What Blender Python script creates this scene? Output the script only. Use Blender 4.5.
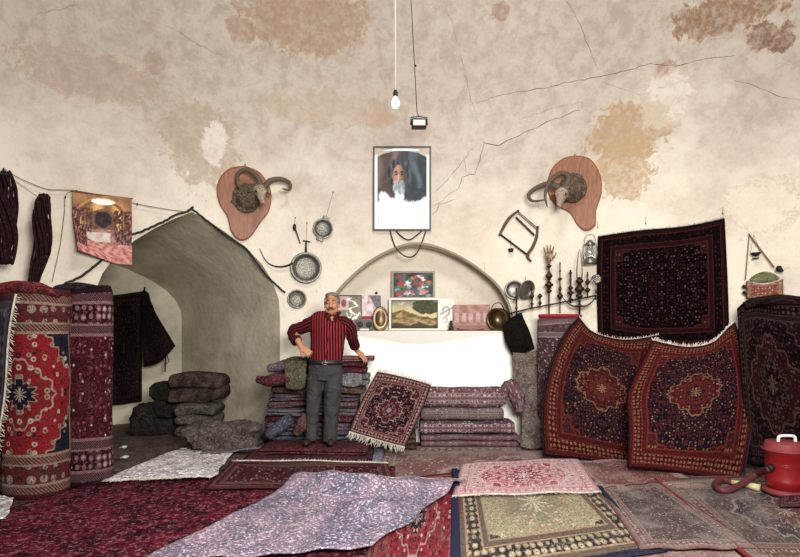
import bpy, bmesh, math, random
from mathutils import Vector, Matrix, noise, geometry
random.seed(7)
S = bpy.context.scene
for o in list(bpy.data.objects): bpy.data.objects.remove(o)
# ------------------------------------------------ camera, world, lights
F, CX, HY, H = 533.0, 400.0, 330.0, 1.40
R, YC, ZS = 5.9, 0.9, 3.0
cd = bpy.data.cameras.new('camera'); cam = bpy.data.objects.new('camera', cd); S.collection.objects.link(cam)
cd.sensor_width = 36; cd.lens = 36*F/800; cd.shift_y = (HY-278.5)/800; cd.clip_start = .05
cam.location = (0, 0, H); cam.rotation_euler = (math.pi/2, 0, 0); S.camera = cam
w = bpy.data.worlds.new('world'); S.world = w; w.use_nodes = True
w.node_tree.nodes['Background'].inputs[0].default_value = (.80, .87, 1, 1)
w.node_tree.nodes['Background'].inputs[1].default_value = .13
def area(name, loc, tgt, sx, sy, e, col):
    l = bpy.data.lights.new(name, 'AREA'); l.shape = 'RECTANGLE'; l.size = sx; l.size_y = sy; l.energy = e; l.color = col
    o = bpy.data.objects.new(name, l); S.collection.objects.link(o); o.location = loc
    o.rotation_euler = (Vector(tgt)-Vector(loc)).to_track_quat('-Z', 'Y').to_euler()
area('daylight_doorway', (.9, .2, 2.5), (.25, 6.5, 1.05), 1.6, 1.2, 300, (1, .985, .955))
area('daylight_skylight', (.6, 2.4, 6.2), (.2, 4.6, 0), 1.3, 1.3, 110, (.96, .98, 1))
S.view_settings.view_transform = 'Standard'; S.view_settings.look = 'None'
S.view_settings.gamma = 1; S.view_settings.use_curve_mapping = False; S.view_settings.exposure = 0.62
# ------------------------------------------------ coordinate helpers
def P(px, py, Y): return Vector(((px-CX)/F*Y, Y, H+(HY-py)/F*Y))
def G(px, py, z=0.0):
    Y = F*(H-z)/(py-HY); return Vector(((px-CX)/F*Y, Y, z))
def wall(px, py, off=0.0):
    a = (px-CX)/F; b = (HY-py)/F; r = R-off
    A = a*a+1; t = (2*YC+math.sqrt(4*YC*YC+4*A*(r*r-YC*YC)))/(2*A)
    if H+b*t <= ZS: return Vector((a*t, t, H+b*t))
    h = H-ZS; A = a*a+1+b*b; B = -2*YC+2*b*h; C = YC*YC+h*h-r*r
    t = (-B+math.sqrt(B*B-4*A*C))/(2*A)
    return Vector((a*t, t, H+b*t))
def sq(px, py):
    p = wall(px, py); th = math.atan2(p.x, p.y-YC)
    return (th*R, p.z if p.z <= ZS else ZS+R*math.atan2(p.z-ZS, math.hypot(p.x, p.y-YC)))
def Wp(s, q, out=0.0):
    th = s/R; r = R+out
    if q <= ZS: return Vector((r*math.sin(th), YC+r*math.cos(th), q))
    ph = (q-ZS)/R
    return Vector((r*math.cos(ph)*math.sin(th), YC+r*math.cos(ph)*math.cos(th), ZS+r*math.sin(ph)))
def wframe(px, py, off=0.0):
    """frame on the wall: x right, y up, z into the room; scale metres per pixel"""
    p = wall(px, py, off); n = Vector((-p.x, YC-p.y, 0 if p.z < ZS else ZS-p.z)).normalized()
    r = Vector((0, 0, 1)).cross(n).normalized(); u = n.cross(r)
    M = Matrix((r, u, n)).transposed().to_4x4(); M.translation = p
    return M, p.y/F
# ------------------------------------------------ objects
def props(o, label=None, cat=None, group=None, kind=None):
    for k, v in (('label', label), ('category', cat), ('group', group), ('kind', kind)):
        if v: o[k] = v
    return o
def empty(name, loc, label, cat, group=None, M=None):
    o = bpy.data.objects.new(name, None); S.collection.objects.link(o); o.empty_display_size = .05
    if M is not None: o.matrix_world = M
    else: o.location = loc
    return props(o, label, cat, group)
class MB:
    def __init__(s): s.v = []; s.f = []; s.uv = []; s.col = None; s.mi = []
    def add(s, vs, fs, uvs=None, m=0):
        b = len(s.v); s.v += [Vector(x) for x in vs]
        for i, f in enumerate(fs):
            s.f.append([b+k for k in f]); s.uv.append(uvs[i] if uvs else [(0, 0)]*len(f)); s.mi.append(m)
    def box(s, c, d, rot=None, m=0):
        c = Vector(c); vs = []
        for z in (-1, 1):
            for y in (-1, 1):
                for x in (-1, 1):
                    p = Vector((x*d[0]/2, y*d[1]/2, z*d[2]/2))
                    if rot is not None: p = rot @ p
                    vs.append(c+p)
        s.add(vs, [(0, 2, 3, 1), (4, 5, 7, 6), (0, 1, 5, 4), (2, 6, 7, 3), (0, 4, 6, 2), (1, 3, 7, 5)], None, m)
    def tube(s, pts, rad, n=8, cap=True, asp=None, up=None, m=0, uvl=1.0):
        """rad scalar/list; asp list of (ra,rb) multipliers; up = reference vector of first axis"""
        pts = [Vector(p) for p in pts]; k = len(pts)
        rad = rad if isinstance(rad, (list, tuple)) else [rad]*k
        ref = Vector(up) if up is not None else None
        vs = []; prev = None
        for i, p in enumerate(pts):
            t = (pts[min(i+1, k-1)]-pts[max(i-1, 0)])
            t = t.normalized() if t.length > 1e-9 else Vector((0, 0, 1))
            if ref is not None: a = ref-t*ref.dot(t)
            elif prev is None: a = (Vector((0, 0, 1)) if abs(t.z) < .9 else Vector((1, 0, 0))); a = a-t*a.dot(t)
            else: a = prev-t*prev.dot(t)
            a = a.normalized(); prev = a; b = t.cross(a)
            ra, rb = (asp[i] if asp else (1, 1))
            for j in range(n):
                g = 2*math.pi*j/n
                vs.append(p+a*(math.cos(g)*rad[i]*ra)+b*(math.sin(g)*rad[i]*rb))
        fs = []; uvs = []
        for i in range(k-1):
            for j in range(n):
                j2 = (j+1) % n
                fs.append((i*n+j, i*n+j2, (i+1)*n+j2, (i+1)*n+j))
                uvs.append([(j/n, i/(k-1)*uvl), ((j+1)/n, i/(k-1)*uvl), ((j+1)/n, (i+1)/(k-1)*uvl), (j/n, (i+1)/(k-1)*uvl)])
        if cap:
            fs.append(tuple(range(n))[::-1]); uvs.append([(.5, 0)]*n)
            fs.append(tuple((k-1)*n+j for j in range(n))); uvs.append([(.5, uvl)]*n)
        s.add(vs, fs, uvs, m)
    def lathe(s, c, prof, n=24, M=None, m=0):
        """prof list (r,z) about local z through c"""
        vs = []
        for r, z in prof:
            for j in range(n):
                g = 2*math.pi*j/n; p = Vector((r*math.cos(g), r*math.sin(g), z))
                vs.append(Vector(c)+(M @ p if M is not None else p))
        fs = []
        for i in range(len(prof)-1):
            for j in range(n):
                j2 = (j+1) % n; fs.append((i*n+j, i*n+j2, (i+1)*n+j2, (i+1)*n+j))
        fs.append(tuple(range(n))[::-1]); fs.append(tuple((len(prof)-1)*n+j for j in range(n)))
        s.add(vs, fs, None, m)
    def ball(s, c, r, n=12, rot=None, m=0):
        r = r if isinstance(r, (tuple, list)) else (r, r, r); c = Vector(c); vs = []; k = n//2+1
        for i in range(k):
            a = math.pi*(i+.02)/(k-1+.04)
            for j in range(n):
                g = 2*math.pi*j/n
                p = Vector((r[0]*math.sin(a)*math.cos(g), r[1]*math.sin(a)*math.sin(g), r[2]*math.cos(a)))
                vs.append(c+(rot @ p if rot is not None else p))
        fs = [(i*n+j, (i+1)*n+j, (i+1)*n+(j+1) % n, i*n+(j+1) % n) for i in range(k-1) for j in range(n)]
        fs.append(tuple(range(n))); fs.append(tuple((k-1)*n+j for j in range(n))[::-1])
        s.add(vs, fs, None, m)
    def capsule(s, a, b, ra, rb, n=12):
        a = Vector(a); b = Vector(b); d = (b-a); L = d.length or 1e-6; d = d/L; pts = []; rr = []
        for i in range(4):
            g = math.pi/2*(1-i/4); pts.append(a-d*ra*math.sin(g)); rr.append(max(ra*math.cos(g), .0006))
        pts += [a, b]; rr += [ra, rb]
        for i in range(1, 5):
            g = math.pi/2*i/4; pts.append(b+d*rb*math.sin(g)); rr.append(max(rb*math.cos(g), .0006))
        s.tube(pts, rr, n)
    def grid(s, f, nu, nv, m=0):
        vs = [f(i/nu, j/nv) for j in range(nv+1) for i in range(nu+1)]
        fs = []; uvs = []
        for j in range(nv):
            for i in range(nu):
                a = j*(nu+1)+i; fs.append((a, a+1, a+nu+2, a+nu+1))
                uvs.append([(i/nu, j/nv), ((i+1)/nu, j/nv), ((i+1)/nu, (j+1)/nv), (i/nu, (j+1)/nv)])
        s.add(vs, fs, uvs, m)
    def build(s, name, mat, parent=None, smooth=True, origin=None, sol=None, sub=0, bevel=None, remesh=None, world=False):
        me = bpy.data.meshes.new(name); vs = s.v
        loc = Vector((0, 0, 0))
        if parent is None:
            if origin is None:
                xs = [v.x for v in vs]; ys = [v.y for v in vs]; zs = [v.z for v in vs]
                loc = Vector(((min(xs)+max(xs))/2, (min(ys)+max(ys))/2, min(zs)))
            else: loc = Vector(origin)
        me.from_pydata([v-loc for v in vs], [], s.f)
        uvl = me.uv_layers.new(name='UVMap'); k = 0
        for i, poly in enumerate(me.polygons):
            for q, li in enumerate(poly.loop_indices): uvl.data[li].uv = s.uv[i][q]
            poly.use_smooth = smooth; poly.material_index = s.mi[i]
        if s.col:
            ca = me.color_attributes.new('Col', 'FLOAT_COLOR', 'POINT')
            for i, c in enumerate(s.col): ca.data[i].color = (*c, 1)
        for m in (mat if isinstance(mat, (list, tuple)) else [mat]): me.materials.append(m)
        bm = bmesh.new(); bm.from_mesh(me)
        if remesh is None and sol is None: bmesh.ops.recalc_face_normals(bm, faces=bm.faces)
        bm.to_mesh(me); bm.free()
        o = bpy.data.objects.new(name, me); S.collection.objects.link(o); o.location = loc
        if remesh:
            md = o.modifiers.new('r', 'REMESH'); md.mode = 'VOXEL'; md.voxel_size = remesh; md.use_smooth_shade = True
            md = o.modifiers.new('s', 'SMOOTH'); md.factor = .5; md.iterations = 3
        if sol: md = o.modifiers.new('t', 'SOLIDIFY'); md.thickness = sol; md.offset = 0
        if bevel: md = o.modifiers.new('b', 'BEVEL'); md.width = bevel; md.segments = 2; md.limit_method = 'ANGLE'
        if sub: md = o.modifiers.new('u', 'SUBSURF'); md.levels = md.render_levels = sub
        if parent is not None:
            o.parent = parent
            if world:   # mesh given in world coordinates
                bpy.context.view_layer.update(); o.matrix_parent_inverse = parent.matrix_world.inverted()
        return o
def top(mb, name, mat, label, cat, group=None, **k): return props(mb.build(name, mat, **k), label, cat, group)
# ------------------------------------------------ materials
def hx(h):
    c = [int(h[i:i+2], 16)/255 for i in (0, 2, 4)]
    return tuple((x/12.92 if x <= .04045 else ((x+.055)/1.055)**2.4) for x in c)
class NT:
    def __init__(s, name, rough=.9, spec=.2, metal=0.0):
        s.m = bpy.data.materials.new(name); s.m.use_nodes = True; s.t = s.m.node_tree; s.b = s.t.nodes['Principled BSDF']
        s.b.inputs['Roughness'].default_value = rough; s.b.inputs['Specular IOR Level'].default_value = spec
        s.b.inputs['Metallic'].default_value = metal
    def n(s, typ, **k):
        x = s.t.nodes.new(typ)
        for a, b in k.items(): setattr(x, a, b)
        return x
    def put(s, sock, v):
        if isinstance(v, bpy.types.NodeSocket): s.t.links.new(v, sock)
        elif isinstance(v, tuple) and len(v) == 3 and sock.type == 'RGBA': sock.default_value = (*v, 1)
        else: sock.default_value = v
    def mth(s, op, a, b=0.0, c=None):
        x = s.n('ShaderNodeMath', operation=op); s.put(x.inputs[0], a); s.put(x.inputs[1], b)
        if c is not None: s.put(x.inputs[2], c)
        return x.outputs[0]
    def add(s, a, b): return s.mth('ADD', a, b)
    def sub(s, a, b): return s.mth('SUBTRACT', a, b)
    def mul(s, a, b): return s.mth('MULTIPLY', a, b)
    def lt(s, a, b): return s.mth('LESS_THAN', a, b)
    def gt(s, a, b): return s.mth('GREATER_THAN', a, b)
    def mix(s, f, a, b, mode='MIX'):
        x = s.n('ShaderNodeMix', data_type='RGBA', blend_type=mode)
        s.put(x.inputs[0], f); s.put(x.inputs[6], a); s.put(x.inputs[7], b); return x.outputs[2]
    def noise(s, vec, scale, det=3, rough=.6, dist=0):
        x = s.n('ShaderNodeTexNoise'); s.put(x.inputs['Vector'], vec)
        x.inputs['Scale'].default_value = scale; x.inputs['Detail'].default_value = det; x.inputs['Roughness'].default_value = rough
        x.inputs['Distortion'].default_value = dist; return x.outputs[0]
    def vor(s, vec, scale, rnd=1.0, out=0):
        x = s.n('ShaderNodeTexVoronoi'); s.put(x.inputs['Vector'], vec); x.inputs['Scale'].default_value = scale
        x.inputs['Randomness'].default_value = rnd; return x.outputs[out]
    def vec(s, x, y, z=0.0):
        c = s.n('ShaderNodeCombineXYZ'); s.put(c.inputs[0], x); s.put(c.inputs[1], y); s.put(c.inputs[2], z); return c.outputs[0]
    def sep(s, v):
        c = s.n('ShaderNodeSeparateXYZ'); s.put(c.inputs[0], v); return c.outputs
    def ss(s, v, a, b):
        x = s.n('ShaderNodeMapRange', interpolation_type='SMOOTHSTEP'); s.put(x.inputs[0], v)
        x.inputs[1].default_value = a; x.inputs[2].default_value = b; return x.outputs[0]
    def co(s, k='Object'): return s.n('ShaderNodeTexCoord').outputs[k]
    def col(s, c): s.put(s.b.inputs['Base Color'], c); return s
    def bump(s, h, st=.3, d=.01):
        x = s.n('ShaderNodeBump'); x.inputs['Strength'].default_value = st; x.inputs['Distance'].default_value = d
        s.put(x.inputs['Height'], h); s.t.links.new(x.outputs[0], s.b.inputs['Normal']); return s
def plain(name, h, rough=.8, spec=.3, metal=0, var=.25, scale=30, bump=.15):
    t = NT(name, rough, spec, metal); c = hx(h); v = t.co()
    nz = t.noise(v, scale, 4)
    t.col(t.mix(nz, tuple(x*(1-var) for x in c), tuple(min(1, x*(1+var)) for x in c)))
    if bump: t.bump(nz, bump, .004)
    return t.m
def cloth_mat(name, a, b, scale=14, fine=90, bump=.8, light=None, amt=.5):
    """blotchy pile or sacking, two colours and optional flecks"""
    t = NT(name, 1, .05); v = t.co()
    c = t.mix(t.ss(t.noise(v, scale, 5, .65, .6), .35, .65), hx(a), hx(b))
    f = t.noise(v, fine, 3, .8)
    if light: c = t.mix(t.mul(t.ss(f, .52, .66), amt), c, hx(light))
    c = t.mix(.6, c, t.mix(t.ss(f, .3, .7), (.35, .35, .35), (1.6, 1.6, 1.6)), 'MULTIPLY')
    t.col(c).bump(f, bump, .012); return t.m
def rug_mat(name, Wd, Hd, field, motif, border, line, light, med=None, medc='3a1518', corner=None, bw=.2, seed=0, cell=.06,
            wear=.15, wearc='6d5f5a', medr=(.3, .3), edge=None, dk=.55, cf=1.0, cs_=.22):
    t = NT(name, 1, .04); cell *= .62*cf
    def hx(h, k=dk, f=globals()['hx']): return tuple(x*k for x in f(h))
    uv = t.sep(t.co('UV')); u, v = uv[0], uv[1]
    mx = t.mul(t.mth('ABSOLUTE', t.sub(u, .5)), Wd); my = t.mul(t.mth('ABSOLUTE', t.sub(v, .5)), Hd)
    du = t.sub(Wd/2, mx); dv = t.sub(Hd/2, my); d = t.mth('MINIMUM', du, dv)
    P2 = t.vec(t.add(mx, seed*1.37), t.add(my, seed*.71), seed*1.0)
    real = t.vec(t.mul(u, Wd), t.mul(v, Hd), seed*1.0)
    warp = t.noise(P2, 9, 2)
    # field
    d1 = t.vor(P2, 1/cell, .75); c1 = t.vor(P2, 1/cell, .75, 1)
    cs = t.sep(c1)
    pick = t.mix(t.gt(cs[0], .5), hx(motif), hx(line))
    pick = t.mix(t.gt(cs[1], .8), pick, hx(light))
    arab = t.lt(t.mth('ABSOLUTE', t.sub(t.noise(P2, .55/cell, 2, .5, 1.2), .5)), .022)
    def motifs(base, rad):
        c = t.mix(t.mul(arab, .5), base, hx(motif))
        c = t.mix(t.lt(d1, rad), c, pick)
        return t.mix(t.lt(d1, rad*.45), c, base)
    fc = motifs(hx(field), .34)
    if corner:
        cc = t.add(t.sub(du, bw), t.mul(t.sub(dv, bw), .8)); cc = t.add(cc, t.mul(t.mth('SINE', t.mul(t.sub(du, dv), 38)), .025))
        fc = t.mix(t.lt(cc, cs_*min(Wd, 1.3)), fc, motifs(hx(corner), .38))
        fc = t.mix(t.lt(t.mth('ABSOLUTE', t.sub(cc, cs_*min(Wd, 1.3))), .012), fc, hx(line))
    if med:
        e = t.add(t.mth('POWER', t.mth('DIVIDE', mx, medr[0]*Wd), 1.3), t.mth('POWER', t.mth('DIVIDE', my, medr[1]*Hd), 1.3))
        an = t.mth('ARCTAN2', my, mx); e = t.add(e, t.mul(t.mth('SINE', t.mul(an, 12)), .10))
        fc = t.mix(t.lt(e, 1), fc, motifs(hx(med), .4))
        fc = t.mix(t.mul(t.lt(t.mth('ABSOLUTE', t.sub(e, 1)), .045), .6), fc, hx(light))
        fc = t.mix(t.lt(e, .38), fc, motifs(hx(medc), .38))
        fc = t.mix(t.lt(t.mth('ABSOLUTE', t.sub(e, .38)), .035), fc, hx(line))
        fc = t.mix(t.lt(e, .06), fc, hx(light))
    # main border: rosettes along it
    d2 = t.vor(P2, .62/cell, .25); bc = t.mix(t.lt(d2, .42), hx(border), hx(line)); bc = t.mix(t.lt(d2, .27), bc, hx(light))
    bc = t.mix(t.lt(d2, .13), bc, hx(border)); bc = t.mix(t.mul(arab, .7), bc, hx(motif))
    # guard stripes, little diagonal dashes
    al = t.add(u if False else t.mul(u, Wd), t.mul(v, Hd))
    g1 = t.mix(t.gt(t.mth('FRACT', t.mul(al, 2.0/cell)), .55), t.mix(.6, hx(border), hx(line)), hx(border))
    c = t.mix(t.gt(d, bw), bc, fc)
    def band(c, a, b, colr):
        m = t.mul(t.gt(d, a), t.lt(d, b)); return t.mix(m, c, colr)
    c = band(c, bw*.80, bw, g1); c = band(c, bw*.78, bw*.82, hx(line)); c = band(c, bw*.98, bw*1.04, hx(line))
    c = band(c, bw*.16, bw*.36, g1); c = band(c, bw*.32, bw*.38, hx(line))
    c = band(c, -1, bw*.15, hx(edge or border))
    # wear and pile
    wn = t.noise(real, 2.3, 5, .7)
    c = t.mix(t.mul(t.ss(wn, .42, .72), wear*2), c, hx(wearc))
    fine = t.noise(real, 60, 3, .8)
    c = t.mix(.7, c, t.mix(t.ss(fine, .3, .7), (.25, .25, .25), (1.7, 1.7, 1.7)), 'MULTIPLY')
    t.col(c).bump(fine, .55, .01); return t.m
def attr_mat(name, rough=.5, spec=.3):
    t = NT(name, rough, spec); a = t.n('ShaderNodeAttribute'); a.attribute_name = 'Col'; t.col(a.outputs[0]); return t.m
PAINT = attr_mat('painted_print', .6, .2); GLOSSY = attr_mat('print_behind_glass', .35, .25)
iron = plain('dark_iron', '2b2724', .55, .4, .7, .4, 60)
tin = plain('tarnished_tin', '77736a', .4, .5, .8, .4, 25)
brass = plain('old_copper', '6e5a41', .38, .5, .85, .4, 18)
darkwood = plain('dark_wood', '2c1c14', .6)
fringe_m = cloth_mat('cotton_fringe', 'cfc6b6', 'a99f90', 20, 120, .4)
cord_m = plain('black_cord', '1d1b1c', .7)
twine = plain('twine', '6c5b48', .9)
# ------------------------------------------------ plaster wall
def plaster(name, stains=True):
    t = NT(name, .95, .1); v = t.co()
    big = t.noise(v, .9, 8, .72, .2); mid = t.noise(v, 5.5, 8, .78, .3); fine = t.noise(v, 30, 4, .7)
    c = t.mix(t.ss(big, .38, .68), hx('dbd0bd'), hx('cabcaa'))
    c = t.mix(t.mul(t.ss(mid, .5, .75), .35), c, hx('b89f88'))
    c = t.mix(t.mul(t.ss(fine, .55, .8), .25), c, hx('9c8670'))
    c = t.mix(t.mul(t.ss(t.noise(v, 13, 6, .8, .8), .60, .70), .45), c, hx('8d7561'))
    z = t.sep(v)[2]
    up = t.ss(t.add(z, t.mul(t.sub(big, .5), 2.0)), 2.2, 4.4)         # greyer, darker tone towards the vault, in blotches
    c = t.mix(t.mul(up, .75), c, t.mix(t.ss(mid, .4, .62), hx('a89a8d'), hx('8f7e72')))
    low = t.ss(t.add(z, t.mul(t.sub(mid, .5), 1.2)), 1.9, .9)
    c = t.mix(t.mul(low, .6), c, hx('f2ead8'))
    if stains:
        def spot(c, px, py, rx, ry, colr, amt=.85, k=.85):
            p = wall(px, py); s = p.y/F; n1 = t.noise(v, 7, 5, .75, .6)
            d = t.n('ShaderNodeVectorMath', operation='SUBTRACT'); t.put(d.inputs[0], v); d.inputs[1].default_value = p
            q = t.sep(d.outputs[0])
            e = t.add(t.mth('POWER', t.mth('DIVIDE', t.mth('ABSOLUTE', q[0]), rx*s), 2.0), t.mth('POWER', t.mth('DIVIDE', t.mth('ABSOLUTE', q[2]), ry*s), 2.0))
            e = t.add(t.mth('SQRT', e), t.mul(t.sub(n1, .5), 2.6*k))
            inner = t.noise(v, 16, 4, .7)
            m = t.mul(t.ss(e, 1.06, .9), t.add(.45, t.mul(t.ss(inner, .35, .6), .55)))
            rim = t.mul(t.ss(t.mth('ABSOLUTE', t.sub(e, .97)), .1, 0), .4)
            c = t.mix(t.mul(m, amt), c, hx(colr)); return t.mix(rim, c, hx('a58a6a'))
        c = spot(c, 628, 132, 34, 30, 'a08562', .9); c = spot(c, 624, 165, 24, 34, 'ab9170', .85)
        c = spot(c, 203, 148, 30, 40, 'a48f7b', .7); c = spot(c, 215, 145, 12, 22, 'ddd3c8', .7)
        c = spot(c, 305, 18, 62, 30, '94765d', .75); c = spot(c, 240, 30, 14, 12, '94775f', .7)
        c = spot(c, 725, 12, 42, 20, '7d5b40', .85); c = spot(c, 762, 36, 11, 12, '6e4d36'); c = spot(c, 782, 40, 9, 14, '6e4d36')
        c = spot(c, 760, 205, 26, 26, 'd9cbb6', .4); c = spot(c, 90, 75, 50, 22, 'a08470', .45)
        c = spot(c, 380, 120, 16, 7, 'a98a6e', .6); c = spot(c, 666, 68, 8, 7, '94705a', .7)
        c = spot(c, 500, 10, 10, 8, '8a6c57', .7); c = spot(c, 155, 62, 8, 10, '957c68', .6)
        c = spot(c, 665, 100, 20, 28, 'dfd5c5', .35); c = spot(c, 330, 110, 60, 14, 'b39a84', .4)
    t.col(c).bump(t.add(t.mul(mid, .6), t.mul(fine, .25)), .45, .03); return t.m
wall_m = plaster('aged_plaster'); wall_in = plaster('niche_plaster', False)
t = NT('grey_alcove_plaster', 1, .05); v_ = t.co(); t.col(t.mix(t.ss(t.noise(v_, 1.6, 6, .7, .5), .3, .7), hx('aba28d'), hx('d0c6ae'))).bump(t.noise(v_, 12, 5), .5, .02); alc_m = t.m
# ------------------------------------------------ shell
def inpoly(p, poly):
    x, y = p; c = False; n = len(poly)
    for i in range(n):
        x1, y1 = poly[i]; x2, y2 = poly[i-1]
        if (y1 > y) != (y2 > y) and x < (x2-x1)*(y-y1)/(y2-y1)+x1: c = not c
    return c
def dpoly(p, poly):
    best = 9; P0 = Vector(p)
    for i in range(len(poly)):
        a = Vector(poly[i-1]); b = Vector(poly[i]); ab = b-a; k = max(0, min(1, (P0-a).dot(ab)/(ab.length_squared+1e-12)))
        best = min(best, (P0-a-ab*k).length)
    return best
def cdt(outer, holes, step):
    vs = [Vector(p) for p in outer]; es = [(i, (i+1) % len(outer)) for i in range(len(outer))]
    for h in holes:
        b = len(vs); vs += [Vector(p) for p in h]; es += [(b+i, b+(i+1) % len(h)) for i in range(len(h))]
    x0 = min(p[0] for p in outer); x1 = max(p[0] for p in outer); y0 = min(p[1] for p in outer); y1 = max(p[1] for p in outer)
    nx = int((x1-x0)/step); ny = int((y1-y0)/step)
    for i in range(1, nx):
        for j in range(1, ny):
            p = (x0+(x1-x0)*i/nx, y0+(y1-y0)*j/ny)
            if not inpoly(p, outer) or dpoly(p, outer) < step*.4: continue
            if any(inpoly(p, h) or dpoly(p, h) < step*.4 for h in holes): continue
            vs.append(Vector(p))
    r = geometry.delaunay_2d_cdt(vs, es, [], 1, 1e-5)
    V, Fc = r[0], r[2]; out = []
    for f in Fc:
        c = (sum(V[i].x for i in f)/len(f), sum(V[i].y for i in f)/len(f))
        if any(inpoly(c, h) for h in holes): continue
        out.append(tuple(f))
    return [tuple(v) for v in V], out
def dens(pts, n, closed=False):
    """resample a smooth (Catmull-Rom) curve through pts"""
    pts = [Vector(p) for p in pts]; k = len(pts); out = []
    for i in range(n+1):
        x = i/n*(k-1); a = min(int(x), k-2); f = x-a
        p0 = pts[max(a-1, 0)]; p1 = pts[a]; p2 = pts[a+1]; p3 = pts[min(a+2, k-1)]
        out.append(.5*((2*p1)+(p2-p0)*f+(2*p0-5*p1+4*p2-p3)*f*f+(3*p1-p0-3*p2+p3)*f**3))
    return out
TH = 1.12
arch_px = [(280, 318), (279, 300), (272, 280), (261, 263), (245, 247), (228, 234), (210, 222), (192, 212)]
right_up = [sq(*p) for p in arch_px]; sx_ = right_up[-1][0]
rj = right_up[0][0]
arch = [(rj+.0, .0)]+[(rj, z) for z in (.5, 1.0)]+[tuple(p) for p in right_up]
left = [(2*sx_-x, z+ (.0)) for x, z in arch[:-1]][::-1]
arch = arch+left
nic_px = dens([Vector((x, y, 0)) for x, y in [(322, 331), (324, 318), (335, 296), (350, 279), (370, 262), (392, 250), (413, 244), (436, 247), (460, 257), (480, 270), (497, 285), (508, 303), (512, 318), (513, 331)]], 40)
niche = [sq(p.x, p.y) for p in nic_px]
outer = []
smax = R*TH; step = .16
n_ = 60
outer += [(-smax+2*smax*i/n_, 0.0) for i in range(n_+1)]
outer += [(smax, ZS*j/16) for j in range(1, 17)]
outer += [(smax-2*smax*i/n_, ZS) for i in range(1, n_+1)]
outer += [(-smax, ZS-ZS*j/16) for j in range(1, 16)]
# arch starts on the floor line: lift slightly
hole1 = [(x, max(z, .004)) for x, z in arch]
V, Fc = cdt(outer, [hole1, niche], step)
mb = MB(); mb.add([Wp(x, q) for x, q in V], Fc)
wb = props(mb.build('wall_back', wall_m, origin=(0, 0, 0)), kind='structure')
mb = MB(); mb.grid(lambda u, v: Wp(-smax+2*smax*u, ZS+v*R*1.25), 60, 30)
props(mb.build('ceiling', wall_m, origin=(0, 0, 0)), kind='structure')
# alcove (splayed vault going back and to the left)
A0 = Vector((-5.05, 7.35, 0)); A1 = Vector((-3.42, 8.35, 0)); nA = len(hole1)
def rear(k):
    x, z = hole1[k]; f = (rj-x)/(rj-(2*sx_-rj)); p = A1.lerp(A0, f); zz = z
    zt = 1.55; zf = right_up[0][1]; za = right_up[-1][1]
    zz = z*zt/zf if z <= zf else zt+(z-zf)/(za-zf)*(2.38-zt)
    return Vector((p.x, p.y, zz))
mb = MB(); K = 10
ring = lambda j: [Wp(*hole1[i]).lerp(rear(i), j/K) for i in range(nA)]
allv = []; [allv.extend(ring(j)) for j in range(K+1)]
mb.add(allv, [(j*nA+i, j*nA+i+1, (j+1)*nA+i+1, (j+1)*nA+i) for j in range(K) for i in range(nA-1)])
props(mb.build('wall_alcove_side', alc_m, origin=(0, 0, 0)), kind='structure')
mb = MB(); mb.add([rear(i) for i in range(nA)], [tuple(range(nA))])
props(mb.build('wall_alcove_back', alc_m, origin=(0, 0, 0), smooth=False), kind='structure')
def rearpt(px, py, off=0.0):
    a = (px-CX)/F; d = A1-A0; t = (A0.x*d.y-A0.y*d.x)/(a*d.y-d.x); t -= off
    return Vector((a*t, t, H+(HY-py)/F*t))
# shallow niche
ND = .30; nn = len(niche)
mb = MB(); mb.add([Wp(*niche[i]) for i in range(nn)]+[Wp(*niche[i], ND) for i in range(nn)], [(i, (i+1) % nn, nn+(i+1) % nn, nn+i) for i in range(nn)])
V, Fc = cdt(niche, [], .12); mb.add([Wp(x, q, ND) for x, q in V], Fc)
props(mb.build('wall_niche', wall_in, origin=(0, 0, 0)), kind='structure')
white_m = plain('fresh_whitewash', 'f6f2e8', .85, .2, 0, .03, 6, .1)
grey_edge = plain('weathered_arch_edge', '8d8272', .95, .1, 0, .3, 14)
# worn raised edge round the niche arch
mb = MB(); pts = [Wp(x, q, -.006) for x, q in niche[1:-1]]
mb.tube(pts, [.022 if i < nn*.5 else .017 for i in range(len(pts))], 8)
props(mb.build('trim_1', grey_edge, origin=(0, 0, 0)), kind='structure')
# whitewashed apron under the sill
ap = [sq(338, 332), sq(507, 332), sq(514, 352), sq(517, 400)]; ap = ap+[(ap[-1][0], .0), (ap[0][0], .0)]
V, Fc = cdt(ap, [], .15); m = len(V); loop = [min(range(m), key=lambda i: (V[i][0]-p[0])**2+(V[i][1]-p[1])**2) for p in ap]
mb = MB(); mb.add([Wp(x, q, -.03) for x, q in V], Fc)
bnd = []
for a, b in zip(ap, ap[1:]+ap[:1]):
    for k in range(8): bnd.append((a[0]+(b[0]-a[0])*k/8, a[1]+(b[1]-a[1])*k/8))
nb = len(bnd); mb.add([Wp(x, q, -.03) for x, q in bnd]+[Wp(x, q, .01) for x, q in bnd], [(i, (i+1) % nb, nb+(i+1) % nb, nb+i) for i in range(nb)])
props(mb.build('trim_2', white_m, origin=(0, 0, 0), smooth=False), kind='structure')
# floor
mb = MB(); mb.grid(lambda u, v: Vector((-7+14*u, -1.5+11*v, 0)), 14, 11)
t = NT('trodden_floor', 1, .05); vv = t.co(); c = t.mix(t.noise(vv, 3, 5), hx('4a3a33'), hx('6d5b50')); t.col(c).bump(t.noise(vv, 40, 3), .5, .01)
props(mb.build('floor', t.m, origin=(0, 0, 0)), kind='structure')
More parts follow.
